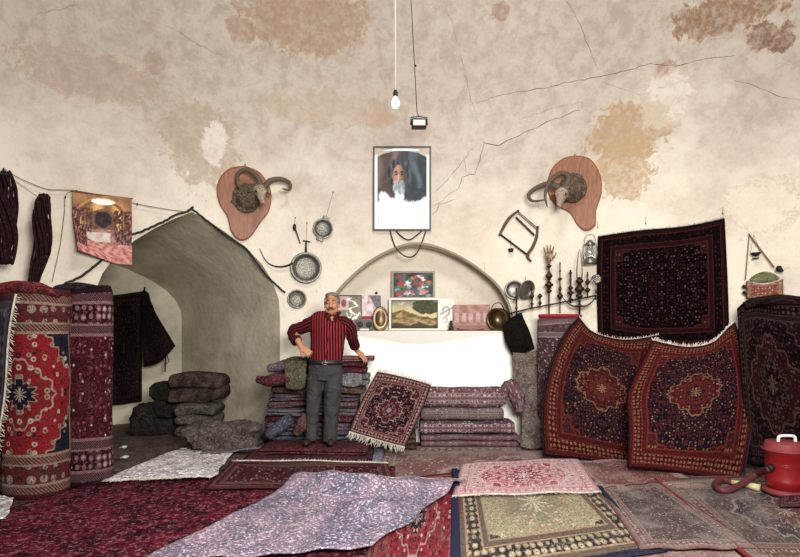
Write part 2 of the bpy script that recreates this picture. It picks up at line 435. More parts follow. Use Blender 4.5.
# cracks in the plaster
crack_m = plain('crack_shadow_gap', '5c4838', 1, 0, 0, .3)
def crack(pts, wd, rag=2.0):
    rnd = random.Random(int(pts[0][0]*7+pts[0][1])); P2 = []
    for a, b in zip(pts, pts[1:]):
        L = math.hypot(b[0]-a[0], b[1]-a[1]); k = max(1, int(L/5))
        for i in range(k): P2.append((a[0]+(b[0]-a[0])*i/k+rnd.uniform(-rag, rag)*.5, a[1]+(b[1]-a[1])*i/k+rnd.uniform(-rag, rag)*.5))
    P2.append(pts[-1]); n = len(P2)
    mb = MB(); mb.tube([wall(x, y, .001) for x, y in P2], [.55*wd*(.35+.65*math.sin(math.pi*min(1, (i+.5)/n))**.5)*rnd.uniform(.6, 1.3) for i in range(n)], 5)
    mb.build('crack', crack_m, wb)
crack([(434, 205), (442, 200), (450, 193), (458, 190), (462, 178), (474, 173), (478, 166), (484, 143), (498, 146), (508, 141), (530, 130), (546, 122), (580, 110)], .008)
crack([(436, 192), (455, 172), (466, 156), (476, 146)], .005)
crack([(464, 158), (466, 172), (475, 175)], .004)
crack([(432, 216), (440, 205), (455, 199)], .005)
crack([(475, 103), (500, 95), (520, 92), (548, 87), (570, 82), (600, 77), (620, 72), (650, 64), (680, 66), (700, 60), (735, 55)], .007)
crack([(735, 80), (760, 88), (775, 95), (800, 100)], .005)
crack([(566, 0), (580, 25), (590, 50), (598, 70)], .005)
crack([(441, 0), (452, 22), (460, 55), (470, 95), (484, 143)], .003)
crack([(30, 15), (60, 10), (90, 0)], .003); crack([(165, 25), (200, 45), (225, 58)], .004)
crack([(520, 120), (560, 106), (590, 101)], .003)
crack([(484, 262), (486, 282)], .003)
crack([(600, 80), (640, 95), (690, 78)], .003)
# ================================================ cloth helpers
def fringe(mb, pts, dirn, length, n=40, r=.003, seed=1, out=Vector((0, 0, 0))):
    rnd = random.Random(seed); pts = [Vector(p) for p in pts]; k = len(pts)-1
    for i in range(n):
        x = (i+rnd.random()*.6)/n*k; a = min(int(x), k-1); p = pts[a].lerp(pts[a+1], x-a)
        d = Vector(dirn).normalized(); e = (pts[a+1]-pts[a]).normalized()
        L = length*rnd.uniform(.6, 1.15); s = rnd.uniform(-.35, .35)
        q1 = p+(d+e*s)*L*.5+out*rnd.random()*.4; q2 = p+(d+e*(s+rnd.uniform(-.4, .4)))*L+out*rnd.random()*.6
        mb.tube([p-d*.004, q1, q2], [r*1.3, r, r*.5], 4)
def curve_at(c, t):
    k = len(c)-1; x = max(0, min(1, t))*k; a = min(int(x), k-1); f = x-a
    p0 = c[max(a-1, 0)]; p1 = c[a]; p2 = c[a+1]; p3 = c[min(a+2, k)]
    return .5*((2*p1)+(p2-p0)*f+(2*p0-5*p1+4*p2-p3)*f*f+(3*p1-p0-3*p2+p3)*f**3)
def coons(T, B, L, Rr):
    """T,B left->right; L,R top->bottom; v=0 bottom, v=1 top"""
    def f(u, v):
        w_ = 1-v
        t = curve_at(T, u); b = curve_at(B, u); l = curve_at(L, w_); r = curve_at(Rr, w_)
        return (t*v+b*w_)+(l*(1-u)+r*u)-(T[0]*v*(1-u)+T[-1]*v*u+B[0]*w_*(1-u)+B[-1]*w_*u)
    return f
def nz(p, s, sd=0): return noise.noise(Vector((p.x*s+sd*3.1, p.y*s+sd*1.7, p.z*s)))
def hung(name, T, B, L, Rr, mat, label, cat, group=None, bulge=.02, sc=3, nu=40, nv=40, thick=.014, sd=1, fold=None, extra=None):
    f = coons(T, B, L, Rr); e1 = T[-1]-T[0]; e2 = T[0]-B[0]; n = e1.cross(e2).normalized()
    if n.y > 0: n = -n
    def g(u, v):
        p = f(u, v); p = p+n*(bulge*nz(p, sc, sd)+(fold(u, v) if fold else 0)); p.z = max(p.z, .012); return p
    mb = MB(); mb.grid(g, nu, nv)
    o = top(mb, name, mat, label, cat, group, sol=thick); return o, g
floor_spots = []
def floor_rug(label, cs, z, mat, wr=.006, sd=1, nu=40, nv=30, thick=.01, fn=None, group=None, name='floor_rug', cat='rug', edge=0):
    """cs: pixel corners back-left, back-right, front-right, front-left"""
    c = [G(x, y) for x, y in cs]
    def g(u, v):
        p = c[3].lerp(c[2], u).lerp(c[0].lerp(c[1], u), v)
        ew = edge*noise.noise(Vector((u*5+sd, v*5, sd)))
        p = p+Vector((ew*(abs(u-.5)*2)**6, ew*(abs(v-.5)*2)**6, 0))
        h = z+wr*(.5+.5*nz(p, 3.2, sd))
        if fn: h += fn(u, v)
        return Vector((p.x, p.y, h))
    mb = MB(); mb.grid(g, nu, nv)
    o = top(mb, name, mat, label, cat, group, sol=thick, origin=(c[0]+c[2])/2); return o, g
def edgefringe(o, g, side, L, n, r=.003, mat=None, seed=3, drop=0.0, lift=.0):
    pts = [g(i/20, 0 if side == 'b' else 1) if side in 'bt' else g(0 if side == 'l' else 1, i/20) for i in range(21)]
    a = {'b': (g(.5, 0)-g(.5, .06)), 't': (g(.5, 1)-g(.5, .94)), 'l': (g(0, .5)-g(.06, .5)), 'r': (g(1, .5)-g(.94, .5))}[side].normalized()
    a = a+Vector((0, 0, drop)); mb = MB()
    fringe(mb, [p+Vector((0, 0, lift)) for p in pts], a, L, n, r, seed)
    mb.tube([p+Vector((0, 0, lift)) for p in pts], .007, 6)
    return mb.build('fringe', mat or fringe_m, o, world=True)
def piping(o, g, side, r, mat, name='edging'):
    pts = [g(i/30, 0 if side == 'b' else 1) if side in 'bt' else g(0 if side == 'l' else 1, i/30) for i in range(31)]
    mb = MB(); mb.tube(pts, r, 6); return mb.build(name, mat, o, world=True)
# ================================================ rugs on the floor
r_base = rug_mat('faded_brown_pink_rug', 3.4, 2.2, '7d5a56', '5d4a49', '715350', 'a08a82', 'b8a79c', med='81605d', bw=.3, cell=.085, seed=3, wear=.4, wearc='a8948c', corner='6f5352', dk=.8)
r_crim = cloth_mat('crimson_shag', '591722', '230c13', 7, 34, 1, '9a6470', .55)
r_liloc = cloth_mat('lilac_grey_weave', '8c7582', '5f5a68', 5, 46, 1, 'd0c6d0', .7)
r_white = cloth_mat('pale_shag', 'c9c2be', '8f8786', 9, 36, 1, 'fbf8f4', .9)
r_navy = plain('navy_binding', '232638', 1, .05, 0, .3, 60)
r_dark = cloth_mat('dark_maroon_back', '4a2227', '2c1a1d', 16, 60, .8, '7d5b5c', .35)
r_mud = cloth_mat('dusty_brown_rug', '5a4a45', '3b302e', 9, 60, .8, '84746c', .4)
r_pink = rug_mat('rose_pink_rug', 1.5, 1.0, 'a84355', '5f2a3a', 'c18a90', 'd9b9b6', 'e8dad4', med='c27a84', medc='943c50', corner='cfa4a4', bw=.16, cell=.07, seed=8, wear=.25, wearc='d3b9b6', medr=(.4, .35), dk=.75)
r_green = rug_mat('green_cream_rug', 1.5, 1.2, '262b2d', '8f8a6a', '2b2a30', 'a88d74', 'c3bda0', med='aaa083', medc='8f8470', bw=.26, cell=.06, seed=5, wear=.15, medr=(.48, .46), edge='22253a', dk=.7)
r_redf = rug_mat('red_medallion_field', 1.2, .9, '9a2b35', '33242e', '8c3a3f', 'a06a64', 'cdb4a8', med='a03540', medc='3a2a35', bw=.12, cell=.07, seed=9, wear=.2, medr=(.25, .3))
r_grey = rug_mat('worn_grey_rug', 2.2, 1.4, '5d4e4a', '3b3636', '6c4a46', '84736a', 'a3958a', med='50484a', medc='6b4541', bw=.25, cell=.06, seed=11, wear=.4, wearc='8b7f78', dk=.75)
r_pinkg = rug_mat('dusty_rose_rug', 2.0, 1.3, '7b4a4a', '54403f', '80605c', 'a88f86', 'c6b6aa', bw=.2, cell=.055, seed=12, wear=.35, wearc='a08d86', dk=.8)
r_back = rug_mat('maroon_floor_rug', 2.0, .8, '56242a', '2c1a20', '5c2c30', '8b6a64', 'ab9a90', bw=.14, cell=.06, seed=13, wear=.3, wearc='54413f')
floor_rug('wide faded brown and pink rug on the floor in front of the low carpet stack', [(375, 446), (640, 446), (760, 560), (330, 560)], .010, r_base, .004, 1)
o, g = floor_rug('dusty brown rug covering the floor of the dark alcove', [(95, 434), (262, 434), (290, 470), (30, 476)], .010, r_mud, .03, 2, fn=lambda u, v: .015*math.sin(u*9+v*4)**2)
floor_rug('dark brown trodden rug in front of the tall standing carpets', [(0, 474), (175, 455), (220, 500), (-40, 520)], .016, cloth_mat('brown_red_trodden', '4f322d', '392420', 8, 60, .7, '76605a', .3), .006, 31)
floor_rug('deep crimson shaggy rug spread over the left foreground', [(92, 487), (395, 470), (400, 640), (-260, 600)], .030, r_crim, .012, 3, nu=60, nv=50)
o, g = floor_rug('dark maroon rug with white fringed back edge in front of the folded rugs', [(232, 468), (388, 470), (396, 496), (205, 496)], .052, r_back, .016, 4, fn=lambda u, v: .012*math.sin(v*22+u*3)**2)
edgefringe(o, g, 't', .05, 60, .003, lift=.012, seed=4)
o, g = floor_rug('pale grey and white shaggy rug lying crumpled left of the folded maroon rugs', [(180, 455), (242, 449), (211, 487), (104, 488)], .055, r_white, .03, 5, fn=lambda u, v: .03*math.sin(3*v+u*2)**2*(1-abs(u-.5)), edge=.05)
edgefringe(o, g, 't', .03, 30, .003, lift=.006, seed=5); edgefringe(o, g, 'b', .035, 40, .003, lift=0, seed=6)
o, g = floor_rug('pink rug with cream bands folded back over the dark green and cream rug', [(462, 469), (577, 463), (601, 499), (452, 503)], .050, r_pink, .006, 6, fn=lambda u, v: .01*math.sin(u*7)**2)
edgefringe(o, g, 'b', .045, 70, .003, lift=.004, seed=7)
o, g = floor_rug('green and cream medallion rug with navy binding at the bottom of the picture', [(454, 474), (566, 462), (668, 556), (455, 590)], .030, r_green, .005, 7, nu=50, nv=50)
for a_, b_ in ((-.02, .028), (.972, 1.02)):
    mb = MB(); mb.grid(lambda u, v: g(a_+(b_-a_)*u, v)+Vector((0, 0, .012)), 4, 40); mb.build('navy_binding', r_navy, o, sol=.012, world=True)
mb = MB(); c_ = [G(x, y, .058) for x, y in ((452, 469), (457, 469), (460, 486), (454, 486))]
mb.grid(lambda u, v: c_[3].lerp(c_[2], u).lerp(c_[0].lerp(c_[1], u), v)+Vector((0, 0, .01*math.sin(3*v))), 4, 10); mb.build('turned_navy_corner', r_navy, o, sol=.012, world=True)
floor_rug('red floral rug partly covered by the lilac grey rug and the navy edged rug', [(380, 486), (463, 476), (455, 600), (360, 600)], .041, r_redf, .004, 8)
floor_rug('small pale lilac blue cloth between the folded rugs and the hanging fringe', [(338, 451), (384, 451), (382, 468), (322, 468)], .045, cloth_mat('pale_blue_weave', '777482', '5d5965', 12, 60, .6, 'a4a2b0', .6), .016, 9, name='floor_cloth', cat='cloth')
# lilac rug thrown over, with a ridge
def ridge(u, v):
    d = v-(.86-.10*math.sin(u*3)); r = .14*math.exp(-(d/.10)**2)*(.35+.65*math.sin(math.pi*min(1, u*1.15+.1)))
    r += .085*math.exp(-((v-.50+.25*(u-.5))/.07)**2)*(u > .45)*math.sin(math.pi*(u-.45)/.55)**2
    return r+.015*math.sin(u*14+v*5)**2
o, g = floor_rug('lilac grey upturned rug with a raised fold lying across the crimson rug', [(312, 484), (466, 489), (372, 560), (130, 580)], .070, r_liloc, .014, 10, nu=80, nv=60, fn=ridge, edge=.04)
edgefringe(o, g, 't', .02, 60, .0025, lift=.0, seed=9)
floor_rug('dusty rose patterned rug in front of the two red leaning carpets', [(566, 462), (645, 462), (712, 492), (600, 498)], .030, r_pinkg, .008, 12, fn=lambda u, v: .014*math.sin(u*5+v*6)**2)
o, g = floor_rug('worn grey brown rug running from the pink rug to the right foreground', [(600, 494), (658, 488), (760, 556), (640, 556)], .040, rug_mat('grey_rose_worn', 1.3, 2.2, '5a4b48', '3b3234', '6f4a48', '8d7f78', 'b5aaa0', bw=.2, cell=.06, seed=17, wear=.4, wearc='8a7f78', dk=.8), .006, 13, fn=lambda u, v: .01*math.sin(u*9)**2)
o, g = floor_rug('worn dark floor rug beneath the red vacuum cleaner', [(655, 484), (860, 478), (900, 580), (758, 572)], .036, r_grey, .008, 14, nu=50)
piping(o, g, 'l', .018, plain('rust_red_selvage', '6b2f2b', 1, .05))
floor_rug('dusty wine coloured rug under the dark carpet at the right wall', [(640, 457), (900, 457), (900, 484), (660, 486)], .014, r_pinkg, .006, 15)
o, g = floor_rug('scrap of dark patterned rug by the right edge in front of the vacuum cleaner', [(782, 505), (840, 502), (845, 514), (780, 516)], .062, r_back, .01, 16, fn=lambda u, v: .03*math.sin(math.pi*v))
o, g = floor_rug('corner of a pale fringed rug at the left edge below the standing carpets', [(-30, 500), (14, 506), (6, 528), (-40, 528)], .055, r_white, .02, 17, edge=.03)
o, g = floor_rug('grey crumpled cloth lying where the alcove meets the floor', [(222, 440), (272, 432), (262, 458), (200, 462)], .06, cloth_mat('grey_brown_crumple', '6b625e', '4a4341', 12, 50, 1, '94908c', .5), .06, 18, edge=.06, name='floor_cloth', cat='cloth')
# folded flat rugs in front of the man
def slab(mb, x0, x1, yf, depth, z0, z1, plies=2, sd=0, skew=0.0, wav=.006, mfun=None):
    """folded carpet: plies stacked, rounded folds at the front; length along x"""
    h = (z1-z0)/plies
    for k in range(plies):
        zc = z0+h*(k+.5); N = 18; n = 28; vs = []
        jx0 = x0+.02*noise.noise(Vector((k*3.3, sd, 1))); jx1 = x1+.03*noise.noise(Vector((k*2.3, sd, 5)))
        jy = .015*noise.noise(Vector((k*1.7, sd, 9)))
        for i in range(n+1):
            s_ = i/n; x = jx0+(jx1-jx0)*s_; e = min(1, min(s_, 1-s_)*n/1.5); sc = .72+.28*math.sin(e*math.pi/2)
            for j in range(N):
                g = 2*math.pi*j/N; cy = math.copysign(abs(math.cos(g))**.35, math.cos(g)); cz = math.copysign(abs(math.sin(g))**.7, math.sin(g))
                y = yf+jy+depth/2-(-cy)*0-cy*depth/2*(1-(1-sc)*.1); z = zc+cz*h/2*sc*1.04
                w1 = noise.noise(Vector((x*4+sd*2, j*.3, zc*5+sd))); w2 = noise.noise(Vector((x*2.4, sd*5+k, 2)))
                vs.append(Vector((x, y+w1*wav*2.2+skew*(s_-.5), z+w2*wav+w1*wav*.6)))
        fs = []; uvs = []
        for i in range(n):
            for j in range(N):
                j2 = (j+1) % N; fs.append((i*N+j, i*N+j2, (i+1)*N+j2, (i+1)*N+j))
                uvs.append([(i/n, j/N), (i/n, (j+1)/N), ((i+1)/n, (j+1)/N), ((i+1)/n, j/N)])
        fs.append(tuple(range(N))); uvs.append([(0, j/N) for j in range(N)])
        fs.append(tuple(n*N+j for j in range(N))[::-1]); uvs.append([(1, j/N) for j in range(N)][::-1])
        mb.add(vs, fs, uvs)
def folded(label, px0, px1, z0, z1, Y, depth, mat, plies=2, sd=0, skew=0, wav=.006, group=None, name='folded_carpet', cat='carpet'):
    mb = MB(); slab(mb, (px0-CX)/F*Y, (px1-CX)/F*Y, Y, depth, z0, z1, plies, sd, skew, wav)
    return top(mb, name, mat, label, cat, group)
def Zp(py, Y): return H+(HY-py)/F*Y
cm = lambda n, a, b, l, s=10, am=.5: cloth_mat(n, a, b, s, 60, .8, l, am)
m_wine = cm('wine_fold', '512229', '2f171b', '8e6664'); m_plum = cm('plum_grey_fold', '5b4a52', '3b3038', '8d7f86')
m_slate = cm('slate_blue_fold', '4b4c58', '32323c', '7c7c88'); m_olive = cm('olive_khaki_fold', '57523f', '3d3a2c', '7d7861')
m_rose = cm('rose_fold', '7d4a4e', '4d2a30', 'c29a94', 14, .7); m_ash = cm('ash_fold', '6e6868', '454042', '9d9898')
m_bwn = cm('umber_fold', '57423a', '372823', '87726a'); m_black = cm('near_black_fold', '2b2528', '1b181a', '4e464a')
m_kilim = rug_mat('dim_kilim', 1.2, .5, '5a2a30', '8f6f6a', '4a2c38', '9c7f78', 'b7a49c', bw=.06, cell=.05, seed=21, wear=.3)
folded('dark maroon rug folded flat on the floor, lower of the two at the man\'s feet', 243, 372, .03, .10, 5.42, .50, r_dark, 2, 1, .05, .012)
folded('dark maroon folded rug on which the man stands', 258, 366, .105, .160, 5.52, .46, m_wine, 2, 2, -.04, .012)
# ================================================ stack behind the man
YS = 6.02; zz = [Zp(y, YS) for y in (441, 432, 424, 416, 409, 402, 395, 387, 374, 362)]
st = [(266, 352, m_slate, 'grey blue folded carpet at the very bottom of the stack behind the man', 2),
      (268, 349, m_plum, 'plum grey folded carpet, second from the bottom behind the man', 2),
      (270, 353, m_wine, 'dark wine folded carpet, third from the bottom behind the man', 1),
      (268, 355, m_ash, 'ash grey folded carpet halfway down the stack behind the man', 2),
      (271, 358, m_kilim, 'dim patterned folded carpet in the middle of the stack behind the man', 1),
      (269, 356, m_plum, 'plum grey folded carpet above the middle of the stack behind the man', 2),
      (273, 360, m_bwn, 'umber folded carpet under the grey rug in the stack behind the man', 1),
      (275, 362, m_ash, 'ash grey speckled folded rug near the top of the stack behind the man', 2),
      (281, 366, m_wine, 'dark wine folded rug just under the top rugs behind the man', 2)]
for i, (a, b, m, lb, pl) in enumerate(st):
    folded(lb, a-(i*7 % 5)*1.5, b+(i*5 % 4)*2, max(.012, zz[i]+.002), zz[i+1]-.002, YS+.03*(i % 3), .40, m, pl, 10+i, .05*((i % 2)*2-1), .016, 'carpets stacked behind the man')
YT = YS+.03; zt = zz[-1]
folded('pink striped folded rug on top of the stack under the man\'s hand', 340, 373, zt+.004, Zp(357, YT), YT-.02, .42, rug_mat('pink_stripe_kilim', .4, .9, 'a8666c', '5d3a40', '8b5055', 'd9b5a8', 'e8d5ca', bw=.03, cell=.05, seed=22), 2, 30)
folded('olive green folded blanket on top of the stack left of the man', 286, 309, zt+.004, Zp(358, YT), YT, .40, m_olive, 2, 31, 0, .012)
folded('dark rug folded on top of the stack directly behind the man', 311, 338, zt+.004, Zp(360, YT), YT+.02, .38, m_bwn, 2, 32)
# overhanging bundles at the left end of the stack
def bundle(label, pts, rads, mat, asp, sd=1, name='rolled_carpet', cat='carpet', group=None, up=(0, 0, 1), wob=.12, n=20, sub=1):
    mb = MB(); q = dens(pts, 16); rr = []
    for i in range(17):
        x = i/16*(len(rads)-1); a = min(int(x), len(rads)-2); rr.append(rads[a]+(rads[a+1]-rads[a])*(x-a))
    mb.tube(q, rr, n, True, [asp]*17, up, uvl=1)
    for i, v in enumerate(mb.v):
        c = q[min(i//n, 16)]; d = v-c; mb.v[i] = c+d*(1+wob*2*nz(v, 9, sd))
    return top(mb, name, mat, label, cat, group)
bundle('dark red rolled rug sticking out left from the stack behind the man', [P(257, 379, YS-.05), P(270, 381, YS-.08), P(287, 379, YS-.11), P(300, 378, YS-.10)], [.045, .085, .09, .06], m_wine, (.8, .8), 2)
bundle('wine and grey rug bundle lying on the upper left end of the stack', [P(268, 369, YS-.02), P(280, 366, YS-.02), P(291, 362, YS)], [.05, .075, .05], m_plum, (.8, .9), 3)
f, g = hung('hanging_cloth', [P(284, 360, YS-.03), P(295, 359, YS-.04), P(307, 361, YS-.03)], [P(286, 388, YS-.07), P(297, 390, YS-.08), P(305, 387, YS-.07)], [P(284, 360, YS-.03), P(285, 375, YS-.16), P(286, 388, YS-.16)], [P(307, 361, YS-.03), P(306, 375, YS-.16), P(305, 387, YS-.16)], m_olive, 'olive and dark blue cloth hanging down the front of the stack left of the man', 'cloth', bulge=.015, nu=14, nv=14)
f, g = hung('hanging_cloth', [P(342, 374, YS-.03), P(352, 373, YS-.03), P(362, 374, YS-.03)], [P(341, 385, YS-.06), P(352, 387, YS-.06), P(363, 384, YS-.06)], [P(342, 374, YS-.03), P(341, 385, YS-.06)], [P(362, 374, YS-.03), P(363, 384, YS-.06)], m_ash, 'grey speckled cloth tucked over the stack right of the man', 'cloth', bulge=.012, nu=14, nv=10)
bundle('grey blue crumpled bundle on the floor at the left foot of the stack', [P(268, 436, 5.86), P(280, 426, 5.84), P(292, 418, 5.86)], [.05, .08, .05], m_slate, (1, .7), 5, 'crumpled_cloth', 'cloth')
bundle('small patterned rolled rug end beside the man\'s right leg', [P(296, 434, 5.82), P(303, 424, 5.80), P(306, 414, 5.84)], [.045, .075, .04], m_kilim, (1, .8), 6)
# ================================================ low stack at the right of the apron
YR = 6.28
mr = [rug_mat('stack_carpet_'+k, 1.3, .55, a, b, c, d, e, bw=.04, cell=.08, seed=s, wear=.3, wearc='85777a', dk=.8) for k, a, b, c, d, e, s in
      [('a', '6b4a52', '3b3038', '6a3d42', '97807d', 'b7a8a0', 31), ('b', '5b3f47', '2c2830', '74434a', '8f7f80', 'b5aaa8', 32),
       ('c', '6c6158', '4b3f3c', '6a5550', '8f857a', 'b0a697', 33), ('d', '6f434c', '352b35', '6a4a50', 'a08d88', 'c6b7ac', 34)]]
low = [(421, 519, 448, 435.2, mr[0], 'mottled plum carpet folded at the bottom of the low stack'),
       (420, 515, 434.8, 421.5, mr[1], 'dark plum carpet with pale flowers, second in the low stack'),
       (421, 504, 421, 408.5, mr[2], 'olive grey carpet folded third in the low stack'),
       (423, 506, 408, 389, mr[3], 'rose carpet with scrolls folded on top of the low stack')]
for i, (a, b, y0, y1, m, lb) in enumerate(low):
    folded(lb, a, b, max(.02, Zp(y0, YR)), Zp(y1, YR), YR, .30, m, 1 if i == 2 else 2 if i == 0 else 1, 40+i, 0, .010, 'folded carpets of the low stack')
bundle('rose carpet end flopping over the right side of the low stack', [P(500, 402, YR+.1), P(509, 388, YR+.06), P(517, 397, YR), P(520, 412, YR-.03)], [.06, .11, .13, .06], mr[3], (.75, 1.0), 7, 'flopped_carpet', up=(1, 0, 0), wob=.1)
# small fringed rug draped from the stack
m_small = rug_mat('small_medallion_rug', .75, .85, '1c141f', '8a4a48', '3a1a26', 'b0807a', 'e0c6b6', med='4d1f28', medc='2b1c28', corner='4a2426', bw=.12, cell=.04, seed=41, wear=.05, medr=(.2, .2), dk=.42, cs_=.2)
T = [P(377, 372, 6.30), P(403, 377, 6.30), P(431, 385, 6.28)]; B = [P(349, 431, 5.78), P(377, 440, 5.78), P(405, 447, 5.80)]
L = [T[0], P(364, 396, 6.08), P(356, 413, 5.92), B[0]]; Rr = [T[-1], P(424, 405, 6.16), P(414, 428, 5.96), B[-1]]
o, g = hung('fringed_rug', T, B, L, Rr, m_small, 'small dark medallion rug with white fringes draped from the low stack to the floor', 'rug', bulge=.02, thick=.012)
edgefringe(o, g, 'b', .085, 70, .0035, seed=11, drop=-.15); edgefringe(o, g, 't', .05, 50, .0035, seed=12, drop=.35)
# what it leans on
folded('dark carpet folded on the floor beneath the draped fringed rug', 376, 417, .02, .20, 6.12, .5, m_bwn, 3, 50); folded('ash grey folded carpet under the top of the draped fringed rug', 377, 418, .21, .62, 6.36, .34, m_ash, 4, 51)
# brown cloth between the low stack and the leaning carpets
T = [P(513, 352, 6.42), P(525, 353, 6.36), P(537, 349, 6.34)]; B = [P(520, 446, 6.1), P(531, 449, 6.08), P(546, 447, 6.1)]
hung('draped_blanket', T, B, [T[0], P(514, 380, 6.38), P(522, 415, 6.25), B[0]], [T[-1], P(540, 380, 6.28), P(544, 420, 6.16), B[-1]], cm('khaki_brown_blanket', '6d6259', '50413c', '8c8377', 12), 'khaki brown blanket hanging between the low stack and the red leaning carpets', 'blanket', bulge=.07, sc=5, thick=.03)
# ================================================ right: rolls and leaning carpets
m_lean = rug_mat('red_leaning_carpet', 1.25, 1.55, '15131f', '6b3a30', '2c1216', '6e2a24', '9c7a58', med='3d141b', medc='5a2824', corner='3a1c1c', bw=.22, cell=.048, seed=51, wear=.04, wearc='4a3540', medr=(.24, .17), edge='241015', cf=.8, cs_=.13)
m_lean2 = rug_mat('red_leaning_carpet_two', 1.2, 1.45, '14121e', '6a3430', '2f1318', '742b24', '9a7858', med='47171e', medc='201620', corner='3c1e1e', bw=.2, cell=.045, seed=53, wear=.04, wearc='4a3540', medr=(.20, .16), edge='2a1116', cf=.8, cs_=.12)
m_roll = rug_mat('grey_red_roll', 1.5, 1.9, '5b3a40', '2b2830', '6c4a4c', '9a8a86', 'b8ada6', bw=.28, cell=.06, seed=55, wear=.2)
def roll(label, px, pyb, pyt, Y, r, mat, tilt=(0, 0), sd=1, ell=1.0, name='rolled_carpet', spiral=True, rim=None, group=None, wob=.03):
    zb = .012; ztop = Zp(pyt, Y); x = (px-CX)/F*Y; root = None
    mb = MB(); n = 48; k = 30; vs = []
    for i in range(k+1):
        f_ = i/k; z = zb+(ztop-zb)*f_
        for j in range(n):
            g = 2*math.pi*j/n; rr = r*(1+.035*math.sin(3*g+sd)+wob*noise.noise(Vector((math.cos(g)*2, math.sin(g)*2+sd, z*2))))
            if i == k: rr *= .93
            vs.append(Vector((x+tilt[0]*f_+rr*math.cos(g), Y+tilt[1]*f_+rr*math.sin(g)*ell, z+(.012*math.sin(g*2+sd) if i > k-3 else 0))))
    fs = []; uvs = []
    for i in range(k):
        for j in range(n):
            j2 = (j+1) % n; fs.append((i*n+j, i*n+j2, (i+1)*n+j2, (i+1)*n+j)); ua = j/n-.25+(1 if j/n < .25 else 0); ub = ua+1/n; uvs.append([(ua, i/k), (ub, i/k), (ub, (i+1)/k), (ua, (i+1)/k)])
    # spiral top: funnels of the wound layers
    base = len(vs); prev = [k*n+j for j in range(n)]
    lv = [(.80, -.0), (.78, -.05), (.60, -.05), (.58, 0), (.42, 0), (.40, -.05), (.22, -.05), (.2, 0), (.06, -.02)]
    for a, dz in lv:
        cur = []
        for j in range(n):
            g = 2*math.pi*j/n; cur.append(len(vs)); vs.append(Vector((x+tilt[0]+r*a*math.cos(g), Y+tilt[1]+r*a*ell*math.sin(g), ztop+dz)))
        for j in range(n):
            j2 = (j+1) % n; fs.append((prev[j], prev[j2], cur[j2], cur[j])); uvs.append([(j/n, .98), ((j+1)/n, .98), ((j+1)/n, .99), (j/n, .99)])
        prev = cur
    fs.append(tuple(prev)); uvs.append([(.5, .99)]*n)
    fs.append(tuple(range(n))[::-1]); uvs.append([(.5, 0)]*n)
    mb.add(vs, fs, uvs)
    return top(mb, name, mat, label, 'carpet', group, origin=(x, Y, 0))
roll('upright rolled carpet in grey and dark red standing behind the left leaning carpet', 560, 452, 317, 6.18, .255, m_roll, sd=4, ell=.5)
mb = MB(); mb.tube([Vector(((560-CX)/F*6.18+.235*math.cos(a/24*6.283), 6.18+.12*math.sin(a/24*6.283), Zp(316, 6.18))) for a in range(25)], .02, 8)
rr_ = [o for o in S.objects if o.name.startswith('rolled_carpet')][-1]
mb.build('selvage', plain('bright_red_selvage', '8e2430', 1, .05), rr_, world=True)
# leaning carpet A
T = [P(580, 317, 6.02), P(592, 331, 5.98), P(612, 337, 5.95), P(635, 338, 5.93), P(660, 334, 5.9)]
B = [P(543, 456, 5.62), P(585, 460, 5.58), P(628, 466, 5.54), P(655, 470, 5.5)]
L = [T[0], P(566, 333, 5.94), P(550, 366, 5.80), P(542, 405, 5.70), B[0]]; Rr = [T[-1], P(655, 380, 5.75), P(652, 420, 5.62), B[-1]]
wav_ = lambda u, v: .05*math.sin(u*5.5+.6)*(.4+.6*(1-v))+.03*math.sin(v*5)
o, g = hung('leaning_carpet', T, B, L, Rr, m_lean, 'red bordered carpet with navy floral field, left one of the two leaning red carpets', 'carpet', 'pair of red leaning carpets', bulge=.03, thick=.016, sd=3, fold=wav_, nu=60, nv=60)
edgefringe(o, g, 't', .03, 60, .004, seed=21, drop=.5); piping(o, g, 'l', .012, plain('dark_selvage', '1f1618', 1, .05))
T = [P(652, 341, 5.62), P(668, 346, 5.58), P(690, 349, 5.55), P(712, 343, 5.52), P(728, 327, 5.48), P(735, 321, 5.46)]
B = [P(627, 469, 5.16), P(665, 473, 5.1), P(705, 478, 5.06), P(742, 484, 5.0)]
L = [T[0], P(640, 365, 5.52), P(627, 395, 5.38), P(628, 430, 5.26), B[0]]
Rr = [T[-1], P(744, 345, 5.4), P(754, 375, 5.28), P(753, 425, 5.14), B[-1]]
wav2 = lambda u, v: .07*math.sin(u*4.2+.2)*(.5+.5*(1-v))+.025*math.sin(v*6+1)
o, g = hung('leaning_carpet', T, B, L, Rr, m_lean2, 'red bordered carpet with star medallion, right one of the two leaning red carpets', 'carpet', 'pair of red leaning carpets', bulge=.03, thick=.016, sd=5, fold=wav2, nu=60, nv=60)
edgefringe(o, g, 't', .04, 80, .006, seed=22, drop=.4); piping(o, g, 'r', .012, plain('blue_black_selvage', '23262e', 1, .05))
# bundles the two carpets are thrown over
bundle('rolled dark carpet lying behind the left leaning carpet', [P(562, 425, 5.92), P(606, 425, 5.86), P(645, 425, 5.74)], [.14, .16, .14], m_black, (1, 1), 9, wob=.03)
bundle('rolled dark carpet lying behind the right leaning carpet', [P(650, 438, 5.44), P(690, 440, 5.38), P(732, 444, 5.24)], [.13, .15, .13], m_black, (1, 1), 10, wob=.03)
